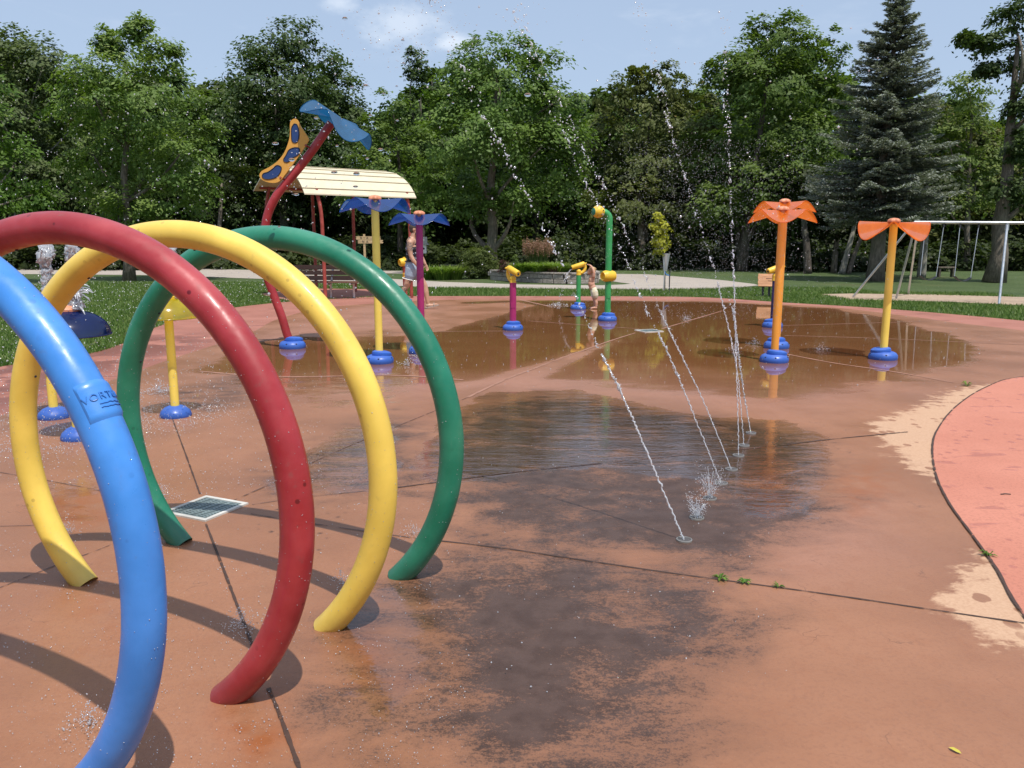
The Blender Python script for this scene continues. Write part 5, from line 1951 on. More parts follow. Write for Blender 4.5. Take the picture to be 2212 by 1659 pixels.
# ---- the arching jets: ropes that break into beads higher up
JETS = [
    (0, [(1478, 1169), (1440, 1078), (1395, 970), (1352, 872), (1325, 815), (1285, 735), (1245, 640), (1195, 530), (1140, 425), (1090, 330), (1040, 240), (990, 130), (940, 20), (925, -40)], 0.36, 'nearest water jet, leaning left across the picture and breaking into beads'),
    (3, [(1556, 1045), (1528, 970), (1500, 900), (1468, 820), (1432, 740), (1395, 665), (1362, 590), (1325, 500), (1268, 400), (1222, 290), (1178, 200), (1130, 85), (1090, -20)], 0.36, 'second tall water jet, beads passing left of the eye-topped post'),
    (4, [(1578, 1015), (1548, 935), (1520, 868), (1488, 800), (1456, 735), (1425, 670), (1392, 590), (1350, 500), (1318, 425), (1283, 365), (1240, 285), (1195, 190), (1150, 90), (1120, 10)], 0.38, 'third tall water jet, its beads passing right of the eye-topped post'),
    (5, [(1595, 985), (1594, 900), (1591, 800), (1588, 700), (1585, 600), (1581, 500), (1577, 400), (1573, 300), (1569, 200), (1565, 110), (1562, 20)], 0.42, 'near vertical water jet rising straight to the sky'),
    (6, [(1607, 963), (1602, 900), (1592, 800), (1574, 710), (1550, 610), (1518, 500), (1482, 390), (1448, 280), (1430, 190), (1405, 110), (1380, 10)], 0.40, 'water jet behind the vertical one, leaning left from the second farthest nozzle'),
    (7, [(1622, 937), (1614, 890), (1604, 830), (1596, 770), (1588, 700), (1578, 640)], 0.9, 'short thin water jet from the farthest nozzle'),
]
for idx, (ni, pts, brk, lab) in enumerate(JETS):
    rs = np.random.RandomState(60 + idx)
    Y0 = NP[ni][1]
    zmax = None
    P3 = []
    for k_, (px, py) in enumerate(pts):
        frac = (pts[0][1] - py) / 1150.0
        P3.append(at(px, py, Y0 + 0.75 * frac))
    P3[0] = np.array([NP[ni][0], NP[ni][1], 0.004])
    C = spline(P3, 420)
    L = np.linspace(0, 1, len(C))
    nb = int(len(C) * brk)
    r = (0.0034 + 0.0014 * L[:nb]) * (0.8 if idx else 1.1)
    wob = rs.normal(0, 1, (nb, 3)) * (0.0015 + 0.006 * L[:nb, None])
    sm = [rough_tube(C[:nb] + wob, r, rs)]
    # beads, denser near the break, wider apart and larger above
    t = np.sort(rs.uniform(brk * 0.5, 1.0, 250 if idx < 5 else 40))
    keep = rs.rand(len(t)) < np.where(t < 0.8, 1.0, 0.75)
    t = t[keep]
    B = np.stack([np.interp(t, L, C[:, i]) for i in range(3)], 1)
    spread = 0.003 + 0.024 * np.clip((t - brk) / (1 - brk + 1e-6), 0, 1) ** 1.5
    B += rs.normal(0, 1, B.shape) * spread[:, None]
    bd = [beads(B, rs.uniform(0.0019, 0.0050, len(B)) * (0.8 + 0.5 * t), rs, True, 0.5)]
    # stringy shreds
    for q in rs.uniform(brk * 0.7, 0.97, 16 if idx < 5 else 3):
        i0 = int(q * (len(C) - 6))
        S_ = C[i0:i0 + 5] + rs.normal(0, 0.005, (5, 3)) + rs.normal(0, 0.009 * q, 3)
        bd.append(rough_tube(S_, np.array([0.0015, 0.004, 0.0055, 0.0035, 0.001]) * rs.uniform(0.5, 1.1), rs, 7, 0.3))
    V, F = join(sm)
    Vb, Fb = join(bd)
    o = link('water_jet', fast_mesh('water_jet', V - NP[ni], F, True), M['jet'], None, NP[ni])
    tag(o, lab, 'water jet', 'arching water jets from the ground nozzles')
    ob = link('beads', fast_mesh('beads', Vb - NP[ni], Fb, True), M['jet'], o)
    ob['kind'] = 'stuff'

# ---- two low fans of spray
for ni, hh, lab, sd_ in [(1, 0.14, 'small low fan of spray from the second nearest nozzle', 1), (2, 0.19, 'taller misty fan of spray from the third nearest nozzle', 2)]:
    rs = np.random.RandomState(sd_)
    sm = []
    for k_ in range(12):
        a = rs.uniform(0, 2 * pi)
        t = np.linspace(0, 1, 9)
        w_ = rs.uniform(0.1, 0.45) * hh
        h_ = hh * rs.uniform(0.35, 1.0)
        P = np.stack([cos(a) * w_ * t, sin(a) * w_ * t, h_ * (1.6 * t - 0.6 * t * t)], 1)
        sm.append(rough_tube(P, np.full(9, 0.0011), rs, 5, 0.5))
    n = 420
    t = rs.rand(n)
    a = rs.uniform(0, 2 * pi, n)
    P = np.stack([np.cos(a) * 0.42 * hh * t, np.sin(a) * 0.42 * hh * t, hh * t * rs.uniform(0.5, 1.15, n)], 1) + rs.normal(0, 0.012, (n, 3))
    P[:, 2] = np.abs(P[:, 2])
    sm.append(beads(P, rs.uniform(0.0012, 0.0034, n), rs, False))
    V, F = join(sm)
    tag(link('spray_fan', fast_mesh('spray_fan', V, F, True), M['foam'], None, NP[ni] + np.array([0, 0, 0.008])), lab, 'water spray', 'low fans of spray')

# ---- frothy spouts above the mushrooms
for (px, ptop, pbot, gi, wpx, lab, sd_) in [(97, 528, 700, 1, 17, 'frothy spout of water, left one of the pair under the red hoop', 4),
                                            (155, 526, 668, 0, 16, 'frothy spout of water above the orange cap of the blue mushroom', 5),
                                            (366, 530, 640, 2, 15, 'frothy spout above the yellow mushroom, behind the red and yellow hoops', 6)]:
    rs = np.random.RandomState(sd_)
    Y = UB[gi][1]
    a_, b_ = at(px, ptop, Y), at(px + (9 if gi != 2 else 5), pbot, Y)
    base = b_.copy()
    sc_ = mpp(Y)
    n = 84
    t = np.linspace(0, 1, n)
    P = b_[None] * (1 - t[:, None]) + a_[None] * t[:, None] + rs.normal(0, 0.007, (n, 3))
    prof = np.interp(t, [0, 0.12, 0.3, 0.6, 0.75, 0.86, 0.95, 1.0], [1.25, 0.85, 0.80, 0.62, 0.75, 1.15, 1.0, 0.35]) * wpx * sc_ * 0.78
    sm = [rough_tube(P, prof * 0.62, rs, 24, 0.10), rough_tube(P + rs.normal(0, 0.004, P.shape), prof, rs, 26, 0.15)]
    m = 520
    tt = rs.rand(m) ** 0.9
    B = np.stack([np.interp(tt, t, P[:, i]) for i in range(3)], 1)
    rad = np.interp(tt, [0, 0.3, 0.8, 1], [2.4, 1.5, 1.2, 1.0]) * wpx * sc_ * 0.75
    d = rs.normal(0, 1, (m, 3))
    d /= np.linalg.norm(d, axis=1, keepdims=True)
    B += d * rad[:, None] * (0.6 + 0.7 * np.abs(rs.normal(0, 0.6, m)))[:, None]
    sm.append(beads(B, rs.uniform(0.0015, 0.0048, m), rs))
    # the crown of splashes thrown out low down
    for k_ in range(26):
        a = rs.uniform(0, 2 * pi)
        q = np.linspace(0, 1, 7)
        w_, h_ = rs.uniform(0.05, 0.15), rs.uniform(0.05, 0.2)
        S_ = b_ + np.array([0, 0, rs.uniform(0.02, 0.16)]) + np.stack([cos(a) * w_ * q, sin(a) * w_ * q, h_ * q - 0.12 * q * q], 1)
        sm.append(rough_tube(S_, np.array([0.008, 0.006, 0.006, 0.005, 0.006, 0.005, 0.002]), rs, 6, 0.4))
    V, F = join(sm)
    tag(link('water_spout', fast_mesh('water_spout', V - base, F, True), M['foam'], None, base), lab, 'water spout', 'frothy spouts on the water mushrooms')

# ---- small stream out of the toddler's cannon
rs = np.random.RandomState(8)
P = spline([at(x, y, CG[1]) for x, y in [(1236, 581), (1230, 586), (1224, 597), (1219, 612), (1213, 632), (1207, 656)]], 60)
n0 = 26
sm = [rough_tube(P[:n0], np.linspace(0.010, 0.006, n0), rs, 8, 0.3)]
B = P[rs.randint(18, 60, 60)] + rs.normal(0, 0.022, (60, 3))
B[:, 2] = np.maximum(B[:, 2], 0.01)
sm.append(beads(B, rs.uniform(0.004, 0.011, 60), rs))
c_ = ground(1206, 660)
n = 160
a = rs.uniform(0, 2 * pi, n)
q = np.abs(rs.normal(0, 0.10, n))
B = np.stack([c_[0] + np.cos(a) * q * 1.6, c_[1] + np.sin(a) * q * 1.6, 0.008 + np.abs(rs.normal(0, 0.05, n)) * np.exp(-q * 8)], 1)
sm.append(beads(B, rs.uniform(0.003, 0.009, n), rs))
V, F = join(sm)
tag(link('water_stream', fast_mesh('water_stream', V - CG, F, True), M['jet'], None, CG), 'thin stream falling from the toddler\'s cannon to a splash on the pad', 'water stream')

# ---- splashes, beads and mist in the air: nobody could count them
rs = np.random.RandomState(21)
sm = []


def burst(px, py, n, w_, h_, r0, r1, z0=0.0):
    c = ground(px, py)
    a = rs.uniform(0, 2 * pi, n)
    q = np.abs(rs.normal(0, w_, n))
    B = np.stack([c[0] + np.cos(a) * q, c[1] + np.sin(a) * q, z0 + 0.008 + np.abs(rs.normal(0, h_, n)) * np.exp(-q / w_ * 0.6)], 1)
    sm.append(beads(B, rs.uniform(r0, r1, n), rs, False))


# sprays thrown by the feet of the hoops
burst(520, 1362, 260, 0.055, 0.05, 0.0010, 0.0034)
burst(737, 1262, 170, 0.045, 0.035, 0.0010, 0.0030)
burst(893, 1158, 150, 0.05, 0.035, 0.0010, 0.0032)
burst(195, 1572, 240, 0.05, 0.05, 0.0010, 0.0034)
burst(352, 1080, 260, 0.06, 0.07, 0.0012, 0.0034)
burst(150, 1155, 160, 0.05, 0.06, 0.0010, 0.0034)
# beads clinging to the hoops
for (nm_, R_, zc_, an_, hx, hy), nb_ in zip(HOOPS, (300, 420, 520, 460)):
    b_ = np.array([cos(an_), sin(an_), 0])
    nv_ = np.array([-b_[1], b_[0], 0])
    tt = np.where(rs.rand(nb_) < 0.5, rs.uniform(-0.7, 0.9, nb_), pi - rs.uniform(-0.7, 0.9, nb_))
    ph = rs.uniform(0, 2 * pi, nb_)
    er = np.cos(tt)[:, None] * b_ + np.sin(tt)[:, None] * np.array([0, 0, 1.0])
    B = np.array([hx, hy, zc_]) + er * R_ + (TR + 0.0003) * (np.cos(ph)[:, None] * er + np.sin(ph)[:, None] * nv_)
    B = B[B[:, 2] > 0.01]
    sm.append(beads(B, rs.uniform(0.0006, 0.0021, len(B)), rs, False))
# rain from the mushrooms
for gq, R in zip(UB, (0.30, 0.27, 0.26)):
    n = 620
    a = rs.uniform(0, 2 * pi, n)
    q = R + rs.normal(0.06, 0.10, n)
    z = rs.uniform(0, 0.85, n) ** 1.6
    B = np.stack([gq[0] + np.cos(a) * q, gq[1] + np.sin(a) * q, z + 0.008], 1)
    sm.append(beads(B, rs.uniform(0.0018, 0.0055, n), rs, False))
    n = 900
    a = rs.uniform(0, 2 * pi, n)
    q = R + np.abs(rs.normal(0, 0.22, n))
    B = np.stack([gq[0] + np.cos(a) * q, gq[1] + np.sin(a) * q, 0.006 + np.abs(rs.normal(0, 0.03, n))], 1)
    sm.append(beads(B, rs.uniform(0.0015, 0.0055, n), rs, False))
burst(345, 850, 320, 0.12, 0.08, 0.002, 0.007)
# glitter of beads over the near left pad
n = 6500
pts = np.stack([rs.uniform(-30, 1010, n), 1040 + 640 * rs.rand(n) ** 0.9], 1)
B = np.array([ground(*p) for p in pts])
B[:, 2] = 0.006 + np.abs(rs.normal(0, 0.010, n))
# gathered in drifts, sparse elsewhere
seed_ = B[rs.randint(0, n, 60), :2]
dn = np.min(np.hypot(B[:, None, 0] - seed_[None, :, 0], B[:, None, 1] - seed_[None, :, 1]), 1)
B = B[(rs.rand(n) < np.exp(-(dn / 0.09) ** 2) + 0.16)]
n = len(B)
sm.append(beads(B, (0.0005 + 0.0019 * rs.rand(n) ** 2.2) * (0.6 + 0.22 * B[:, 1]), rs, False))
n = 1500
pts = np.stack([rs.uniform(-30, 700, n), rs.uniform(790, 1060, n)], 1)
B = np.array([ground(*p) for p in pts])
B[:, 2] = 0.006 + np.abs(rs.normal(0, 0.02, n))
sm.append(beads(B, rs.uniform(0.0015, 0.0045, n), rs, False))
n = 220
pts = np.stack([rs.uniform(900, 1700, n), rs.uniform(880, 1500, n)], 1)
B = np.array([ground(*p) for p in pts])
B[:, 2] = 0.006 + np.abs(rs.normal(0, 0.03, n))
sm.append(beads(B, rs.uniform(0.0012, 0.0036, n), rs, False))
# splashes on the far water
for px, py in [(1630, 745), (1776, 757), (1588, 757), (1480, 690), (1240, 640), (905, 772), (880, 790)]:
    burst(px, py, 60, 0.07, 0.06, 0.004, 0.009)
n = 700
pts = np.stack([rs.uniform(560, 2200, n), rs.uniform(655, 840, n)], 1)
B = np.array([ground(*p) for p in pts])
B[:, 2] = 0.01 + np.abs(rs.normal(0, 0.5, n)) * (rs.rand(n) < 0.5)
sm.append(beads(B, rs.uniform(0.002, 0.007, n), rs, False))
# drops flying left of the hoops, out over the lawn and in front of the trees
n = 900
B = np.array([at(rs.uniform(0, 760), rs.uniform(120, 700), rs.uniform(4.2, 8.0)) for _ in range(n)])
sm.append(beads(B, rs.uniform(0.002, 0.0058, n), rs, False))
n = 330
B = np.array([at(rs.normal(900, 110), rs.uniform(-40, 150), rs.uniform(4.5, 7)) for _ in range(n)])
sm.append(beads(B, rs.uniform(0.002, 0.006, n), rs, False))
n = 260
B = np.array([at(rs.uniform(560, 1900), rs.uniform(10, 650), rs.uniform(3.5, 8)) for _ in range(n)])
sm.append(beads(B, rs.uniform(0.002, 0.0065, n), rs))
V, F = join(sm)
o = link('water_drops', fast_mesh('water_drops', V, F, True), M['drop'])
tag(o, 'countless flying and splashing water drops around the hoops and mushrooms', 'water drops')
o['kind'] = 'stuff'
# fine mist drifting right of the green post
n = 9000
px = rs.normal(1520, 150, n)
py = rs.uniform(300, 690, n) ** 1.0
B = np.array([at(x, y, yy) for x, y, yy in zip(px, py, rs.uniform(5.5, 9.0, n))])
B = B[B[:, 2] > 0.02]
V, F = beads(B, rs.uniform(0.0009, 0.0028, len(B)), rs, False)
o = link('water_mist', fast_mesh('water_mist', V, F, True), M['mist'])
tag(o, 'fine drifting mist of droplets in front of the dark trees', 'mist')
o['kind'] = 'stuff'
# the large clear drops close by
n = 46
B = [at(x, y, Y) for x, y, Y in [(683, 255, 3.2), (800, 250, 3.4), (630, 345, 3.2), (595, 310, 3.4), (728, 315, 3.4), (770, 375, 3.2), (768, 403, 3.0), (722, 372, 3.6), (603, 490, 3.0), (1140, 205, 3.2), (745, 40, 3.5), (870, 87, 3.3), (872, 137, 3.4), (790, 185, 3.2), (822, 323, 3.4), (640, 420, 3.6)]]
B += [at(rs.uniform(540, 1010), rs.uniform(60, 460), rs.uniform(3.0, 3.8)) for _ in range(18)]
B = np.array(B)
r_ = np.concatenate([rs.uniform(0.006, 0.0115, 16), rs.uniform(0.003, 0.006, len(B) - 16)])
ico2 = bmesh.new()
bmesh.ops.create_icosphere(ico2, subdivisions=2, radius=1.0)
ICO_V, ICO_F = np.array([v.co[:] for v in ico2.verts]), np.array([[v.index for v in f.verts] for f in ico2.faces])
ico2.free()
sc_ = np.stack([rs.uniform(1.0, 1.35, len(B)), np.ones(len(B)), rs.uniform(0.5, 0.75, len(B))], 1) * r_[:, None]
V = (B[:, None] + ICO_V[None] * sc_[:, None]).reshape(-1, 3)
F = (ICO_F[None] + (np.arange(len(B)) * len(ICO_V))[:, None, None]).reshape(-1, 3)
m, nt = new_mat('clear_water')
N = NT(nt)
gl = N.n('ShaderNodeBsdfGlass', Color=(1, 1, 1), Roughness=0.0, IOR=1.33)
N.out(gl.outputs[0])
o = link('water_drops', fast_mesh('water_drops', V, F, True), m)
tag(o, 'larger clear water drops hanging in the air before the cream roof', 'water drops')
o['kind'] = 'stuff'

# ------------------------------------------------------------------ trees and plants
def leaf_quads(C, size, shade, rs, flat=0.45, aspect=0.55, nrm=None):
    """one pointed leaf (rhombus) at every centre; returns V, F, shade per vertex"""
    n = len(C)
    nz = rs.normal(0, 1, (n, 3))
    nz[:, 2] = np.abs(nz[:, 2]) + flat * 2.0
    if nrm is not None:
        nz += nrm * 4.0
    nz /= np.linalg.norm(nz, axis=1, keepdims=True)
    a = rs.normal(0, 1, (n, 3))
    u = np.cross(nz, a)
    u /= np.linalg.norm(u, axis=1, keepdims=True) + 1e-9
    v = np.cross(nz, u)
    s = (size * rs.uniform(0.65, 1.35, n))[:, None]
    V = np.stack([C - u * s, C + v * s * aspect, C + u * s, C - v * s * aspect], 1).reshape(-1, 3)
    return V, np.repeat(shade, 4)


def crown(lobes, size, dens, rs, flat=0.5, clump=0.55, per=42, gap=0.0):
    """lobes: (x, y, z, rx, rz); leaves gathered in flattened sprays over each lobe's shell and inside"""
    Cs, Ss, Ns = [], [], []
    for (x, y, z, rx, rz) in lobes:
        r = (rx * rx * rz) ** (1 / 3)
        nc = max(14, int(dens * r * r * 10.5))
        d = rs.normal(0, 1, (nc, 3))
        d /= np.linalg.norm(d, axis=1, keepdims=True)
        rad = rs.uniform(0.25, 1.0, nc) ** 0.40
        rad *= 1 + rs.normal(0, 0.10, nc)
        cc = d * rad[:, None] * np.array([rx, rx, rz])
        base = rs.uniform(0, 1, nc)
        top = cc[:, 2] / rz
        csz = clump * (0.55 + 0.6 * rs.rand(nc)) * min(1.0, 0.45 + r * 0.35)
        k_ = int(per * 1.65)
        off = rs.normal(0, 1, (nc, k_, 3)) * np.array([1.0, 1.0, 0.42]) * csz[:, None, None] * 0.62
        # sprays droop at their outer ends
        off[..., 2] -= 0.35 * (off[..., 0] ** 2 + off[..., 1] ** 2) / (csz[:, None] + 1e-6)
        P = cc[:, None] + off
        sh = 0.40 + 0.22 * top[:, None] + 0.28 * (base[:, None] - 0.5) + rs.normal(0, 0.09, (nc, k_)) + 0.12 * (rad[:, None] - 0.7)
        Cs.append((P + np.array([x, y, z])).reshape(-1, 3))
        Ss.append(sh.ravel())
        Ns.append(np.repeat(d, k_, 0))
    C = np.concatenate(Cs)
    S = np.clip(np.concatenate(Ss), 0, 1)
    Nn = np.concatenate(Ns)
    V, sh = leaf_quads(C, size * 0.78, S, rs, flat, 0.55, Nn * 0.5)
    F = np.arange(len(V)).reshape(-1, 4)
    return fast_mesh('crown', V, F, False, {'shade': ('FLOAT', sh)})


FOL = {
    'maple': foliage('maple_leaves', (0.059, 0.108, 0.021), (0.156, 0.215, 0.042), (0.250, 0.283, 0.073)),
    'light': foliage('light_maple_leaves', (0.087, 0.148, 0.030), (0.193, 0.246, 0.058), (0.299, 0.315, 0.098)),
    'dark': foliage('dark_oak_leaves', (0.037, 0.072, 0.019), (0.090, 0.134, 0.035), (0.141, 0.175, 0.050)),
    'grey': foliage('grey_green_leaves', (0.061, 0.095, 0.031), (0.132, 0.162, 0.058), (0.193, 0.204, 0.086)),
    'ruddy': foliage('ruddy_green_leaves', (0.078, 0.098, 0.030), (0.154, 0.169, 0.048), (0.282, 0.151, 0.076)),
    'bright': foliage('bright_green_leaves', (0.063, 0.142, 0.021), (0.128, 0.220, 0.035), (0.202, 0.277, 0.056)),
    'yellow': foliage('yellow_green_leaves', (0.24, 0.24, 0.02), (0.58, 0.52, 0.07), (0.75, 0.60, 0.15), 0.45),
    'spruce': foliage('blue_spruce_needles', (0.085, 0.102, 0.080), (0.215, 0.235, 0.195), (0.33, 0.35, 0.31), 0.15),
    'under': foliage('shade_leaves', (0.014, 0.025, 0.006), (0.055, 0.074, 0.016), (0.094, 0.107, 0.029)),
    'reed': foliage('ornamental_grass_blades', (0.05, 0.085, 0.02), (0.15, 0.19, 0.06), None, 0.3),
    'plume': foliage('grass_plumes', (0.22, 0.12, 0.075), (0.40, 0.25, 0.17), None, 0.3),
    'lily': foliage('daylily_blades', (0.06, 0.12, 0.015), (0.20, 0.28, 0.05), (0.30, 0.34, 0.10), 0.35),
    'burgundy': foliage('burgundy_leaves', (0.05, 0.022, 0.018), (0.12, 0.05, 0.04), None, 0.25),
    'bush': foliage('bush_leaves', (0.063, 0.098, 0.022), (0.133, 0.166, 0.037), (0.188, 0.198, 0.061)),
}


def limb(mb, a, b, ra, rb, sag, rr, n=7):
    a, b = np.array(a, float), np.array(b, float)
    pts = []
    off = np.array([rr.normal(0, 0.10), rr.normal(0, 0.10), 0]) * np.linalg.norm(b - a)
    for i in range(n + 1):
        t = i / n
        pts.append(a + (b - a) * t + off * sin(pi * t) + np.array([0, 0, sag * sin(pi * t)]))
    mb.tube(pts, list(np.linspace(ra, rb, n + 1)), 8)
    return pts


def tree(label, kind, Y, base, lobes, size=0.16, dens=1.0, trunk_px=18, barkm='bark', group='trees along the edge of the park', top=None, flat=0.5, clump=0.6, per=42, seed=0, name='tree', limbs=7, forced_y=None):
    """base, lobes in survey readings of the photo; built in metres at depth Y"""
    rs = np.random.RandomState(seed + 100)
    s = mpp(Y)
    bx_ = at(base[0], base[1], Y)[0]
    root = thing(name, label, 'tree', (bx_, Y, -0.03), 0, group)
    L = []
    for q in lobes:
        px, py, rx = q[:3]
        rz = q[3] if len(q) > 3 else rx
        p = at(px, py, Y)
        dy = rs.uniform(-0.7, 0.9) * rx * s
        L.append((p[0] - bx_, dy, p[2] + 0.03, rx * s, rz * s))
    cm = crown(L, size, dens, rs, flat, clump, per)
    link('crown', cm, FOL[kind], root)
    mb = MB()
    zt = max(l[2] for l in L)
    ztop = zt if top is None else top
    r0 = trunk_px * s / 2
    # trunk follows the middle of the crown
    mid = np.array([np.mean([l[0] for l in L]), 0.0])
    zs = np.linspace(0, ztop * 0.86, 9)
    pts = [np.array([mid[0] * (z / ztop) ** 1.2 * 0.8 + rs.normal(0, 0.04), rs.normal(0, 0.05), z]) for z in zs]
    rad = [r0 * (1.35 if i == 0 else 1.0) * (1 - 0.8 * i / 8) for i in range(9)]
    mb.tube(pts, rad, 12)
    part('trunk', mb, M[barkm], root, sharp=0)
    order = sorted(L, key=lambda l: -l[3])[:limbs]
    for l in order:
        z0 = max(ztop * 0.16, min(l[2] - l[3] * 0.9, ztop * 0.7))
        i = int(np.clip(z0 / (ztop * 0.86) * 8, 1, 7))
        lm = MB()
        limb(lm, pts[i], (l[0], l[1], l[2]), rad[i] * 0.55, 0.03, -0.1 * l[3], rs)
        part('limb', lm, M[barkm], root, sharp=0)
    return root


TG = 'trees along the edge of the park'
tree('light green maple with a grey trunk on the left lawn, seen above the hoops', 'light', 31, (281, 606),
     [(290, 110, 60, 70), (225, 130, 45, 60), (240, 220, 100, 95), (345, 215, 90, 90), (185, 330, 80, 75), (290, 320, 120, 95), (395, 335, 75, 75), (225, 420, 85, 55), (350, 425, 85, 55), (290, 455, 75, 40), (360, 120, 28, 45), (235, 85, 25, 30), (300, 60, 22, 22), (150, 240, 45, 50), (430, 280, 30, 40), (440, 390, 35, 40)], 0.095, 1.25, 22, seed=1, clump=0.5, per=52)
tree('bright feathery green tree cut off by the left edge of the picture', 'bright', 29, (-60, 610),
     [(-30, 260, 70, 80), (20, 350, 60, 70), (-10, 440, 75, 55), (60, 420, 40, 35), (-60, 170, 60, 60)], 0.09, 1.2, 20, seed=2, clump=0.5)
tree('grey green birch behind the light maple at far left', 'grey', 47, (60, 580),
     [(30, 130, 80, 75), (110, 150, 70, 70), (20, 250, 100, 100), (130, 270, 80, 80), (60, 380, 110, 90), (150, 380, 60, 80), (-50, 110, 60, 70), (170, 190, 45, 60)], 0.15, 1.1, 16, 'palebark', seed=3)
tree('broad dark oak with an uneven crown above the shelter', 'dark', 50, (620, 575),
     [(640, 85, 50, 42), (575, 120, 50, 40), (690, 130, 50, 40), (535, 165, 50, 40), (610, 190, 90, 55), (725, 190, 55, 45), (520, 240, 70, 55), (470, 240, 45, 50), (650, 270, 100, 60), (760, 245, 38, 30), (555, 330, 100, 70), (700, 340, 85, 60), (450, 330, 55, 70), (640, 420, 120, 55), (500, 430, 80, 55)], 0.15, 1.15, 22, 'darkbark', seed=4, clump=0.75)
tree('mid green maple filling the low gap right of the oak', 'maple', 44, (865, 585),
     [(850, 235, 38, 45), (820, 300, 55, 55), (895, 310, 55, 55), (850, 370, 80, 55), (930, 370, 40, 50), (800, 400, 60, 50), (880, 440, 70, 40)], 0.13, 1.2, 15, 'darkbark', seed=5)
tree('slim dark tree with narrow upright tops left of the big maple', 'dark', 48, (915, 580),
     [(898, 140, 22, 42), (930, 165, 25, 50), (905, 215, 38, 60), (925, 290, 48, 60), (890, 270, 30, 50), (915, 370, 50, 60)], 0.13, 1.3, 12, 'darkbark', seed=6, clump=0.5)
tree('big spreading maple behind the round bush and stone planter', 'maple', 37, (1057, 588),
     [(1050, 125, 65, 50), (1120, 105, 50, 35), (1000, 150, 55, 50), (1170, 150, 55, 45), (1080, 205, 115, 70), (965, 225, 55, 65), (1195, 225, 60, 60), (1015, 305, 115, 60), (1170, 320, 105, 60), (945, 385, 55, 45), (1060, 385, 115, 45), (1215, 390, 60, 40), (975, 435, 60, 28), (1110, 430, 75, 28), (1030, 440, 55, 24), (1225, 300, 40, 45)], 0.115, 1.25, 26, 'bark', seed=7, per=50)
tree('ruddy maple with several upright brown tops behind the tall green post', 'ruddy', 44, (1385, 585),
     [(1368, 180, 32, 45), (1432, 165, 30, 48), (1402, 175, 20, 45), (1318, 205, 36, 45), (1480, 195, 30, 45), (1400, 260, 80, 65), (1320, 290, 58, 60), (1490, 290, 58, 58), (1400, 355, 95, 65), (1340, 430, 80, 55), (1460, 440, 80, 50), (1520, 230, 26, 45)], 0.13, 1.25, 16, 'darkbark', seed=8, flat=0.3, clump=0.5)
tree('tall full maple left of the blue spruce', 'maple', 41, (1600, 592),
     [(1650, 75, 38, 40), (1695, 55, 34, 36), (1610, 110, 45, 45), (1735, 110, 45, 45), (1800, 110, 30, 50), (1770, 150, 45, 45), (1580, 140, 45, 45), (1835, 190, 32, 55), (1700, 105, 62, 45), (1625, 155, 60, 45), (1560, 160, 40, 42), (1650, 180, 110, 65), (1780, 215, 55, 55), (1600, 280, 105, 70), (1730, 300, 95, 70), (1560, 360, 75, 60), (1660, 385, 105, 60), (1760, 405, 75, 55), (1640, 450, 85, 40), (1545, 440, 60, 50), (1820, 330, 30, 60)], 0.125, 1.25, 22, 'darkbark', seed=9)
tree('yellowish green tree behind the right side of the spruce', 'light', 42, (2085, 590),
     [(2075, 185, 45, 50), (2100, 270, 55, 55), (2050, 320, 55, 65), (2120, 390, 65, 60), (2050, 430, 60, 45), (2150, 330, 40, 50), (2020, 240, 40, 60)], 0.12, 1.0, 14, 'bark', seed=10)
# right-hand oak with a leaning trunk
oak = tree('leafy oak reaching in from the right edge above the swings', 'dark', 30, (2152, 601),
           [(2190, 35, 42, 34), (2130, 90, 36, 20), (2092, 78, 16, 12), (2195, 115, 48, 36), (2240, 190, 55, 55), (2195, 235, 32, 30), (2190, 320, 35, 35), (2245, 320, 55, 55), (2215, 410, 50, 40), (2235, -10, 60, 45), (2150, 140, 26, 16), (2165, 400, 40, 22)], 0.10, 1.15, 36, 'bark', seed=11, clump=0.5)

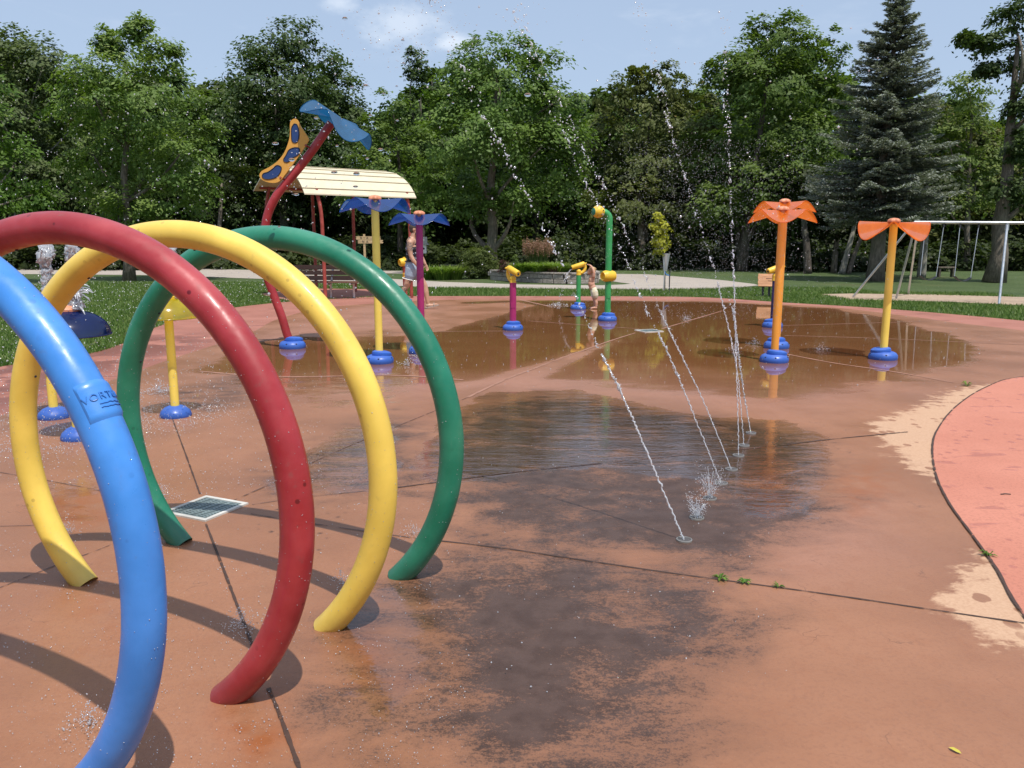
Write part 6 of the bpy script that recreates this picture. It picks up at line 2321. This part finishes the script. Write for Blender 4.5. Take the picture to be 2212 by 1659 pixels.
# ---- the blue spruce
def spruce(label, Y, bx_, by, top_px, hw_px, seed=0):
    rs = np.random.RandomState(seed)
    x0 = at(bx_, by, Y)[0]
    root = thing('spruce', label, 'tree', (x0, Y, -0.03), 0, TG)
    H_ = at(1950, top_px, Y)[2]
    z_low = at(1950, 462, Y)[2]
    Rm = hw_px * mpp(Y)
    mb = MB()
    tz = np.linspace(0, H_, 12)
    mb.tube([(0.02 * sin(z), 0, z) for z in tz], [0.30 * (1.2 if i == 0 else 1) * (1 - 0.93 * i / 11) for i in range(12)], 14)
    part('trunk', mb, M['bark'], root, sharp=0)
    Cs, Us, Ss = [], [], []
    br = MB()
    z = z_low
    while z < H_ - 0.1:
        q = (z - z_low) / (H_ - z_low)
        R = Rm * (1 - q) ** 0.80 * (0.72 + 0.28 * min(1, q * 6 + 0.2)) + 0.10
        nb = int(7 + 4 * (1 - q))
        for i in range(nb):
            a = rs.uniform(0, 2 * pi)
            L = R * rs.uniform(0.62, 1.12)
            droop = rs.uniform(0.10, 0.30) * (1 - q) - 0.20 * q
            n = max(5, int(L / 0.075))
            t = np.linspace(0.12, 1, n)
            r = t * L
            zz = z - droop * r + 0.10 * L * t ** 3
            bx2 = np.stack([cos(a) * r, sin(a) * r, zz], 1)
            bv = rs.rand()
            if L > 0.5:
                ks = list(range(0, n, max(1, n // 4)))
                br.tube([(cos(a) * r[q_], sin(a) * r[q_], zz[q_]) for q_ in ks], list(np.linspace(0.028, 0.006, len(ks))), 5)
            # side twigs on both sides in a flat spray
            m_ = 13
            side = np.array([-sin(a), cos(a), 0])
            fwd = np.array([cos(a), sin(a), 0])
            wmax = 0.34 * L * (1 - t) ** 0.6 * np.minimum(1, t * 3) + 0.07
            for kk in range(m_):
                w_ = rs.uniform(-1, 1, n)
                P = bx2 + side * (w_ * wmax)[:, None] + fwd * rs.uniform(-0.05, 0.08, n)[:, None] + np.array([0, 0, -1]) * (np.abs(w_) * wmax * 0.25 + rs.uniform(-0.03, 0.05, n))[:, None]
                U = fwd[None] * 0.7 + side[None] * (w_ * 0.9)[:, None] + rs.normal(0, 0.25, (n, 3))
                Cs.append(P)
                Us.append(U)
                Ss.append(np.clip(0.30 + 0.42 * t + 0.30 * (bv - 0.5) + rs.normal(0, 0.13, n), 0, 1))
        z += 0.22 - 0.06 * q
    C = np.concatenate(Cs)
    U = np.concatenate(Us)
    U /= np.linalg.norm(U, axis=1, keepdims=True)
    S = np.concatenate(Ss)
    n = len(C)
    up = np.array([0, 0, 1.0]) + rs.normal(0, 0.45, (n, 3))
    W_ = np.cross(up, U)
    W_ /= np.linalg.norm(W_, axis=1, keepdims=True)
    s = rs.uniform(0.055, 0.10, n)[:, None]
    V = np.stack([C - U * s, C + W_ * s * 0.32, C + U * s, C - W_ * s * 0.32], 1).reshape(-1, 3)
    link('crown', fast_mesh('crown', V, np.arange(len(V)).reshape(-1, 4), False, {'shade': ('FLOAT', np.repeat(S, 4))}), FOL['spruce'], root)
    part('branches', br, M['darkbark'], root, sharp=0)
    return root


spruce('tall blue spruce with a bare lower trunk behind the swing set', 31, 1890, 606, -28, 172, 3)

# ---- standing trunks at the shaded wood edge with thin crowns above
def wood_tree(label, Y, x0, y0, x1, y1, wpx, barkm, seed, kind='under', crown_px=None):
    rs = np.random.RandomState(seed + 500)
    a, b = at(x0, y0, Y), at(x1, y1, Y)
    root = thing('woodland_tree', label, 'tree', (a[0], Y, -0.03), 0, 'slim trunks at the shaded wood edge')
    d = b - a
    r = wpx * mpp(Y) / 2
    ext = np.array([d[0] * 1.5, 0, d[2] * 1.7])
    pts = spline([(0, 0, 0), (d[0] * 0.45 + rs.normal(0, 0.05), 0, d[2] * 0.5), (d[0], 0.1, d[2]), (ext[0], 0.3, ext[2])], 12)
    part('trunk', MB().tube(pts, list(np.linspace(r * 1.2, r * 0.5, 13)), 10), M[barkm], root, sharp=0)
    lo = []
    for i in range(6):
        q = pts[-1 - (i % 4)] + rs.normal(0, 0.8, 3) * np.array([1, 1, 0.5])
        lo.append((q[0], q[1] + 0.6, max(q[2], d[2] + 0.2), rs.uniform(0.7, 1.3), rs.uniform(0.5, 0.8)))
    link('crown', crown(lo, 0.12, 0.8, rs, 0.5, 0.5, 36), FOL[kind], root)


for args in [
    ('dark straight trunk just right of the orange flower pair', 38, 1745, 589, 1738, 470, 15, 'darkbark', 1),
    ('grey trunk leaning right, between the orange flower posts', 39, 1800, 592, 1812, 480, 11, 'bark', 2),
    ('pale leaning trunk, left one of the crossed pair by the swing frame', 38, 1818, 594, 1845, 500, 12, 'palebark', 3),
    ('thin trunk leaning far right, right one of the crossed pair by the swing frame', 38, 1832, 594, 1872, 490, 9, 'bark', 4),
    ('pale lichened trunk standing between the swing frame and the hanging swings', 34, 1990, 598, 2004, 470, 16, 'palebark', 5),
    ('dark trunk behind the vertical water jet', 42, 1600, 588, 1596, 480, 14, 'darkbark', 6),
    ('grey trunk behind the tall green post', 43, 1388, 580, 1384, 470, 17, 'bark', 7),
    ('thin dark trunk behind the young yellow tree', 46, 1452, 578, 1450, 480, 9, 'darkbark', 8),
    ('thin grey trunk left of the shelter', 45, 470, 578, 474, 470, 11, 'bark', 9),
    ('slim dark trunk at the far left wood edge', 46, 60, 572, 64, 470, 10, 'darkbark', 10),
]:
    wood_tree(*args)

# ---- the wood behind: a few kinds of tree, copied with their parts
protos = []
for i, (kind, hgt, wd) in enumerate([('maple', 11.0, 3.6), ('dark', 12.0, 3.4), ('grey', 10.5, 3.2), ('dark', 9.5, 3.8), ('ruddy', 11.5, 3.0)]):
    rs_ = np.random.RandomState(40 + i)
    lo = []
    for j in range(15):
        zz = rs_.uniform(0.20, 0.93)
        rr_ = wd * (1 - abs(zz - 0.45) * 1.05) * 0.75
        lo.append((rs_.normal(0, 0.45) * rr_, rs_.normal(0, 0.45) * rr_, zz * hgt, rr_ * rs_.uniform(0.45, 0.7), rr_ * rs_.uniform(0.4, 0.55)))
    lo.append((0, 0, hgt * 0.94, wd * 0.25, hgt * 0.07))
    root = thing('background_tree', 'leafy tree in the dense wood behind the park', 'tree', (0, 0, 0), 0, 'trees crowded in the background wood')
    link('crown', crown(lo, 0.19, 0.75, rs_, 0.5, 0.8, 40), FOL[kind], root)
    part('trunk', MB().tube([(0, 0, 0), (0.1, 0, hgt * 0.3), (0, 0.1, hgt * 0.6), (0, 0, hgt * 0.88)], [0.22, 0.17, 0.12, 0.04], 9), M['darkbark'], root, sharp=0)
    protos.append((root, hgt))
rs_ = np.random.RandomState(77)
# height of the leafy skyline (survey readings) so that the wood does not overtop it
SKX = [-300, 0, 130, 200, 400, 430, 560, 700, 800, 870, 900, 1000, 1240, 1290, 1400, 1540, 1640, 1800, 1850, 2050, 2110, 2212, 2500]
SKY = [70, 75, 90, 150, 150, 165, 150, 150, 235, 225, 190, 140, 190, 190, 170, 170, 110, 140, 170, 190, 260, 230, 180]
first = [True] * len(protos)
k_ = 0
for row, (Y, n) in enumerate([(55, 20), (61, 21), (68, 22)]):
    for i in range(n):
        px = -260 + (2212 + 520) * (i + 0.5 + rs_.uniform(-0.3, 0.3)) / n
        y_ = Y + rs_.uniform(-2, 2)
        p = at(px, 575, y_)
        hmax = at(px, np.interp(px, SKX, SKY) + rs_.uniform(0, 45), y_)[2]
        j = rs_.randint(len(protos))
        root, hgt = protos[j]
        o = root if first[j] else copy_tree(root)
        first[j] = False
        sc_ = hmax / hgt
        o.location = (p[0], y_, -0.03)
        o.rotation_euler = (0, 0, rs_.uniform(0, 6.28))
        o.scale = (max(0.75, sc_) * 1.05, max(0.75, sc_) * 1.05, sc_)
for (root, _), f_ in zip(protos, first):
    if f_:
        for c_ in list(root.children):
            bpy.data.objects.remove(c_)
        bpy.data.objects.remove(root)

# ---- dense undergrowth closing the wood at the bottom: nobody could count it
rs_ = np.random.RandomState(9)
lo = []
for i in range(330):
    px = rs_.uniform(-350, 2560)
    right = px > 1500
    Y = rs_.uniform(43, 52) if not right else rs_.uniform(41, 50)
    p = at(px, 578, Y)
    h_ = rs_.uniform(0.5, 1.3) * (1.0 if px < 1500 else 0.8)
    lo.append((p[0], Y, h_ * 0.7, rs_.uniform(0.8, 1.6), h_))
for i in range(200):
    px = rs_.uniform(-350, 2560)
    Y = rs_.uniform(54, 72)
    p = at(px, 560, Y)
    h_ = rs_.uniform(1.2, 2.4)
    lo.append((p[0], Y, h_ + rs_.uniform(0, 2.0), rs_.uniform(1.5, 2.6), h_))
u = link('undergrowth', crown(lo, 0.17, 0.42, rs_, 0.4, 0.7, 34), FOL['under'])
tag(u, 'dark tangled undergrowth filling the shade beneath the wood', 'undergrowth')
u['kind'] = 'stuff'
# the closed depth of the wood
lo = []
for i in range(260):
    x = rs_.uniform(-75, 80)
    lo.append((x, rs_.uniform(76, 84), rs_.uniform(0.5, 8.0), rs_.uniform(2.0, 3.5), rs_.uniform(1.5, 2.5)))
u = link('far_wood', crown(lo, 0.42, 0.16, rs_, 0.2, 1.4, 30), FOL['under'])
tag(u, 'dark far depth of the wood seen between the trunks', 'wood')
u['kind'] = 'stuff'


# ---- blades: ornamental grass, daylilies
def blades(n, R, h0, h1, wd, rs, spread=0.6):
    v, sh = [], []
    a = rs.uniform(0, 2 * pi, n)
    r0 = R * np.sqrt(rs.rand(n)) * 0.5
    b = np.stack([np.cos(a) * r0, np.sin(a) * r0, np.zeros(n)], 1)
    h = rs.uniform(h0, h1, n)
    out = np.stack([np.cos(a), np.sin(a), np.zeros(n)], 1) * (R * spread * rs.uniform(0.3, 1.2, n))[:, None]
    s = np.stack([-np.sin(a), np.cos(a), np.zeros(n)], 1) * wd
    up = np.array([0, 0, 1.0])
    m1 = b + out * 0.35 + up * (h * 0.7)[:, None]
    tp = b + out * 1.0 + up * (h * rs.uniform(0.75, 1.05, n))[:, None]
    V = np.stack([b - s, b + s, m1 + s * 0.8, m1 - s * 0.8], 1)
    V2 = np.stack([m1 - s * 0.8, m1 + s * 0.8, tp + s * 0.1, tp - s * 0.1], 1)
    V = np.concatenate([V, V2]).reshape(-1, 3)
    shd = np.concatenate([np.repeat(rs.rand(n) * 0.6, 4), np.repeat(rs.rand(n) * 0.5 + 0.4, 4)])
    return V, shd, tp


def blade_obj(name, label, cat, loc, n, R, h0, h1, wd, mat, seed, group=None, spread=0.6, plume=None):
    rs = np.random.RandomState(seed)
    V, sh, tp = blades(n, R, h0, h1, wd, rs, spread)
    root = link(name, fast_mesh(name, V, np.arange(len(V)).reshape(-1, 4), False, {'shade': ('FLOAT', sh)}), FOL[mat], None, loc)
    tag(root, label, cat, group)
    if plume:
        sel = tp[rs.rand(len(tp)) < 0.5]
        C = np.repeat(sel, 14, 0) + rs.normal(0, 1, (len(sel) * 14, 3)) * np.array([0.012, 0.012, 0.075]) + np.array([0, 0, 0.08])
        V, s2 = leaf_quads(C, 0.028, rs.rand(len(C)), rs, 0, 0.35)
        link('plume', fast_mesh('plume', V, np.arange(len(V)).reshape(-1, 4), False, {'shade': ('FLOAT', s2)}), FOL[plume], root)
    return root


zb = HW - 0.06
p = at(1163, 575, 31.2)
blade_obj('ornamental_grass', 'tall ornamental grass with brown plumes in the stone planter', 'ornamental grass', (p[0], 31.2, zb), 900, 0.62, 0.75, 1.05, 0.010, 'reed', 3, spread=0.5, plume='plume')
for i, (px, Y, lab) in enumerate([(1128, 30.3, 'green daylily clump at the left front of the planter'), (1165, 29.9, 'green daylily clump in the middle front of the planter'), (1205, 29.7, 'green daylily clump at the right front of the planter'), (1195, 30.6, 'green daylily clump behind, right of the ornamental grass')]):
    p = at(px, 590, Y)
    blade_obj('daylily', lab, 'daylily', (p[0], Y, zb), 420, 0.62, 0.22, 0.42, 0.016, 'lily', 20 + i, 'daylily clumps in the garden', 0.9)
for i, (px, Y, lab) in enumerate([(955, 32.0, 'left daylily clump in the lawn by the round bush'), (982, 32.3, 'right daylily clump in the lawn touching the round bush'), (925, 32.4, 'daylily clump in the lawn beside the purple post')]):
    p = at(px, 600, Y)
    blade_obj('daylily', lab, 'daylily', (p[0], Y, -0.03), 420, 0.60, 0.35, 0.62, 0.016, 'lily', 30 + i, 'daylily clumps in the garden', 0.8)


def shrub(name, label, cat, loc, lobes, kind, size, dens, seed, group=None, per=40, clump=0.22, flat=0.3):
    rs = np.random.RandomState(seed)
    root = thing(name, label, cat, loc, 0, group)
    link('foliage', crown(lobes, size, dens, rs, flat, clump, per), FOL[kind], root)
    mb = MB()
    for l in lobes[:1]:
        mb.tube([(0, 0, 0), (l[0], l[1], l[2])], [0.025, 0.012], 6)
    part('stem', mb, M['darkbark'], root)
    return root


p = at(1036, 600, 33)
shrub('bush', 'large round green bush left of the stone planter', 'bush', (p[0], 33, -0.03), [(0, 0, 0.60, 0.72, 0.62), (-0.35, -0.1, 0.45, 0.48, 0.46), (0.35, -0.1, 0.50, 0.48, 0.50), (0.05, -0.2, 0.95, 0.52, 0.42), (-0.25, 0, 0.95, 0.36, 0.36), (0.42, 0, 0.95, 0.30, 0.40)], 'bush', 0.040, 12, 1, per=44, clump=0.26)
p = at(1092, 575, 31.0)
shrub('shrub', 'small burgundy shrub at the left end of the planter', 'shrub', (p[0], 31.2, zb), [(0, 0, 0.22, 0.32, 0.24), (0.2, -0.1, 0.15, 0.2, 0.16)], 'burgundy', 0.03, 20, 2)
p = at(1198, 580, 29.8)
shrub('shrub', 'low burgundy shrub at the front right of the planter', 'shrub', (p[0], 29.55, zb), [(0, 0, 0.12, 0.22, 0.16)], 'burgundy', 0.028, 24, 3)
for i, (px, h_, lab) in enumerate([(1222, 0.75, 'left slim leafy stem at the right end of the planter'), (1238, 0.62, 'right slim leafy stem at the end of the planter'), (1113, 0.62, 'leafy green plant left of the ornamental grass')]):
    p = at(px, 580, 30.2)
    shrub('leafy_plant', lab, 'plant', (p[0], 30.2, zb), [(0, 0, h_ * q, 0.11 * (1.2 - q * 0.7), 0.14) for q in (0.15, 0.4, 0.65, 0.9)], 'bush', 0.045, 60, 7 + i, 'leafy stems in the planter', 14, 0.12)

# ---- young staked tree with a guard
Y = 24.6
p = at(1436, 627, Y)
t = thing('young_tree', 'young yellow leaved tree with a pale trunk guard and stake on the lawn', 'tree', (p[0], Y, -0.03))
lo = []
s = mpp(Y)
for px, py, rx, rz in [(1423, 465, 10, 14), (1428, 490, 16, 16), (1420, 512, 16, 14), (1432, 520, 15, 14), (1424, 535, 12, 10), (1414, 486, 8, 9)]:
    q = at(px, py, Y)
    lo.append((q[0] - p[0], RS.uniform(-0.05, 0.05), q[2], rx * s, rz * s))
link('crown', crown(lo, 0.045, 46, np.random.RandomState(3), 0.2, 0.16, 16), FOL['yellow'], t)
q = at(1424, 520, Y)
part('trunk', MB().tube([(0, 0, 0), (-0.02, 0, 0.9), (q[0] - p[0], 0, q[2])], [0.022, 0.018, 0.008], 8), M['bark'], t)
v = []
M['guard'] = water('clear_guard', 0.35, 0.6, 0.12)
part('trunk_guard', MB().tube([(-0.005, 0, 0.62), (0.01, 0, 1.15)], [0.055, 0.115], 16, False), M['guard'], t)
part('stake', MB().tube([(-0.035, -0.02, 0), (-0.035, -0.02, 0.95)], 0.014, 8), M['steel'], t)
part('stake', MB().tube([(0.135, 0, 0), (0.135, 0, 0.66)], 0.018, 8), M['darksteel'], t)
part('strap', MB().tube([(-0.035, -0.02, 0.62), (0.03, 0, 0.52), (0.135, 0, 0.48)], 0.014, 8), M['blue'], t)
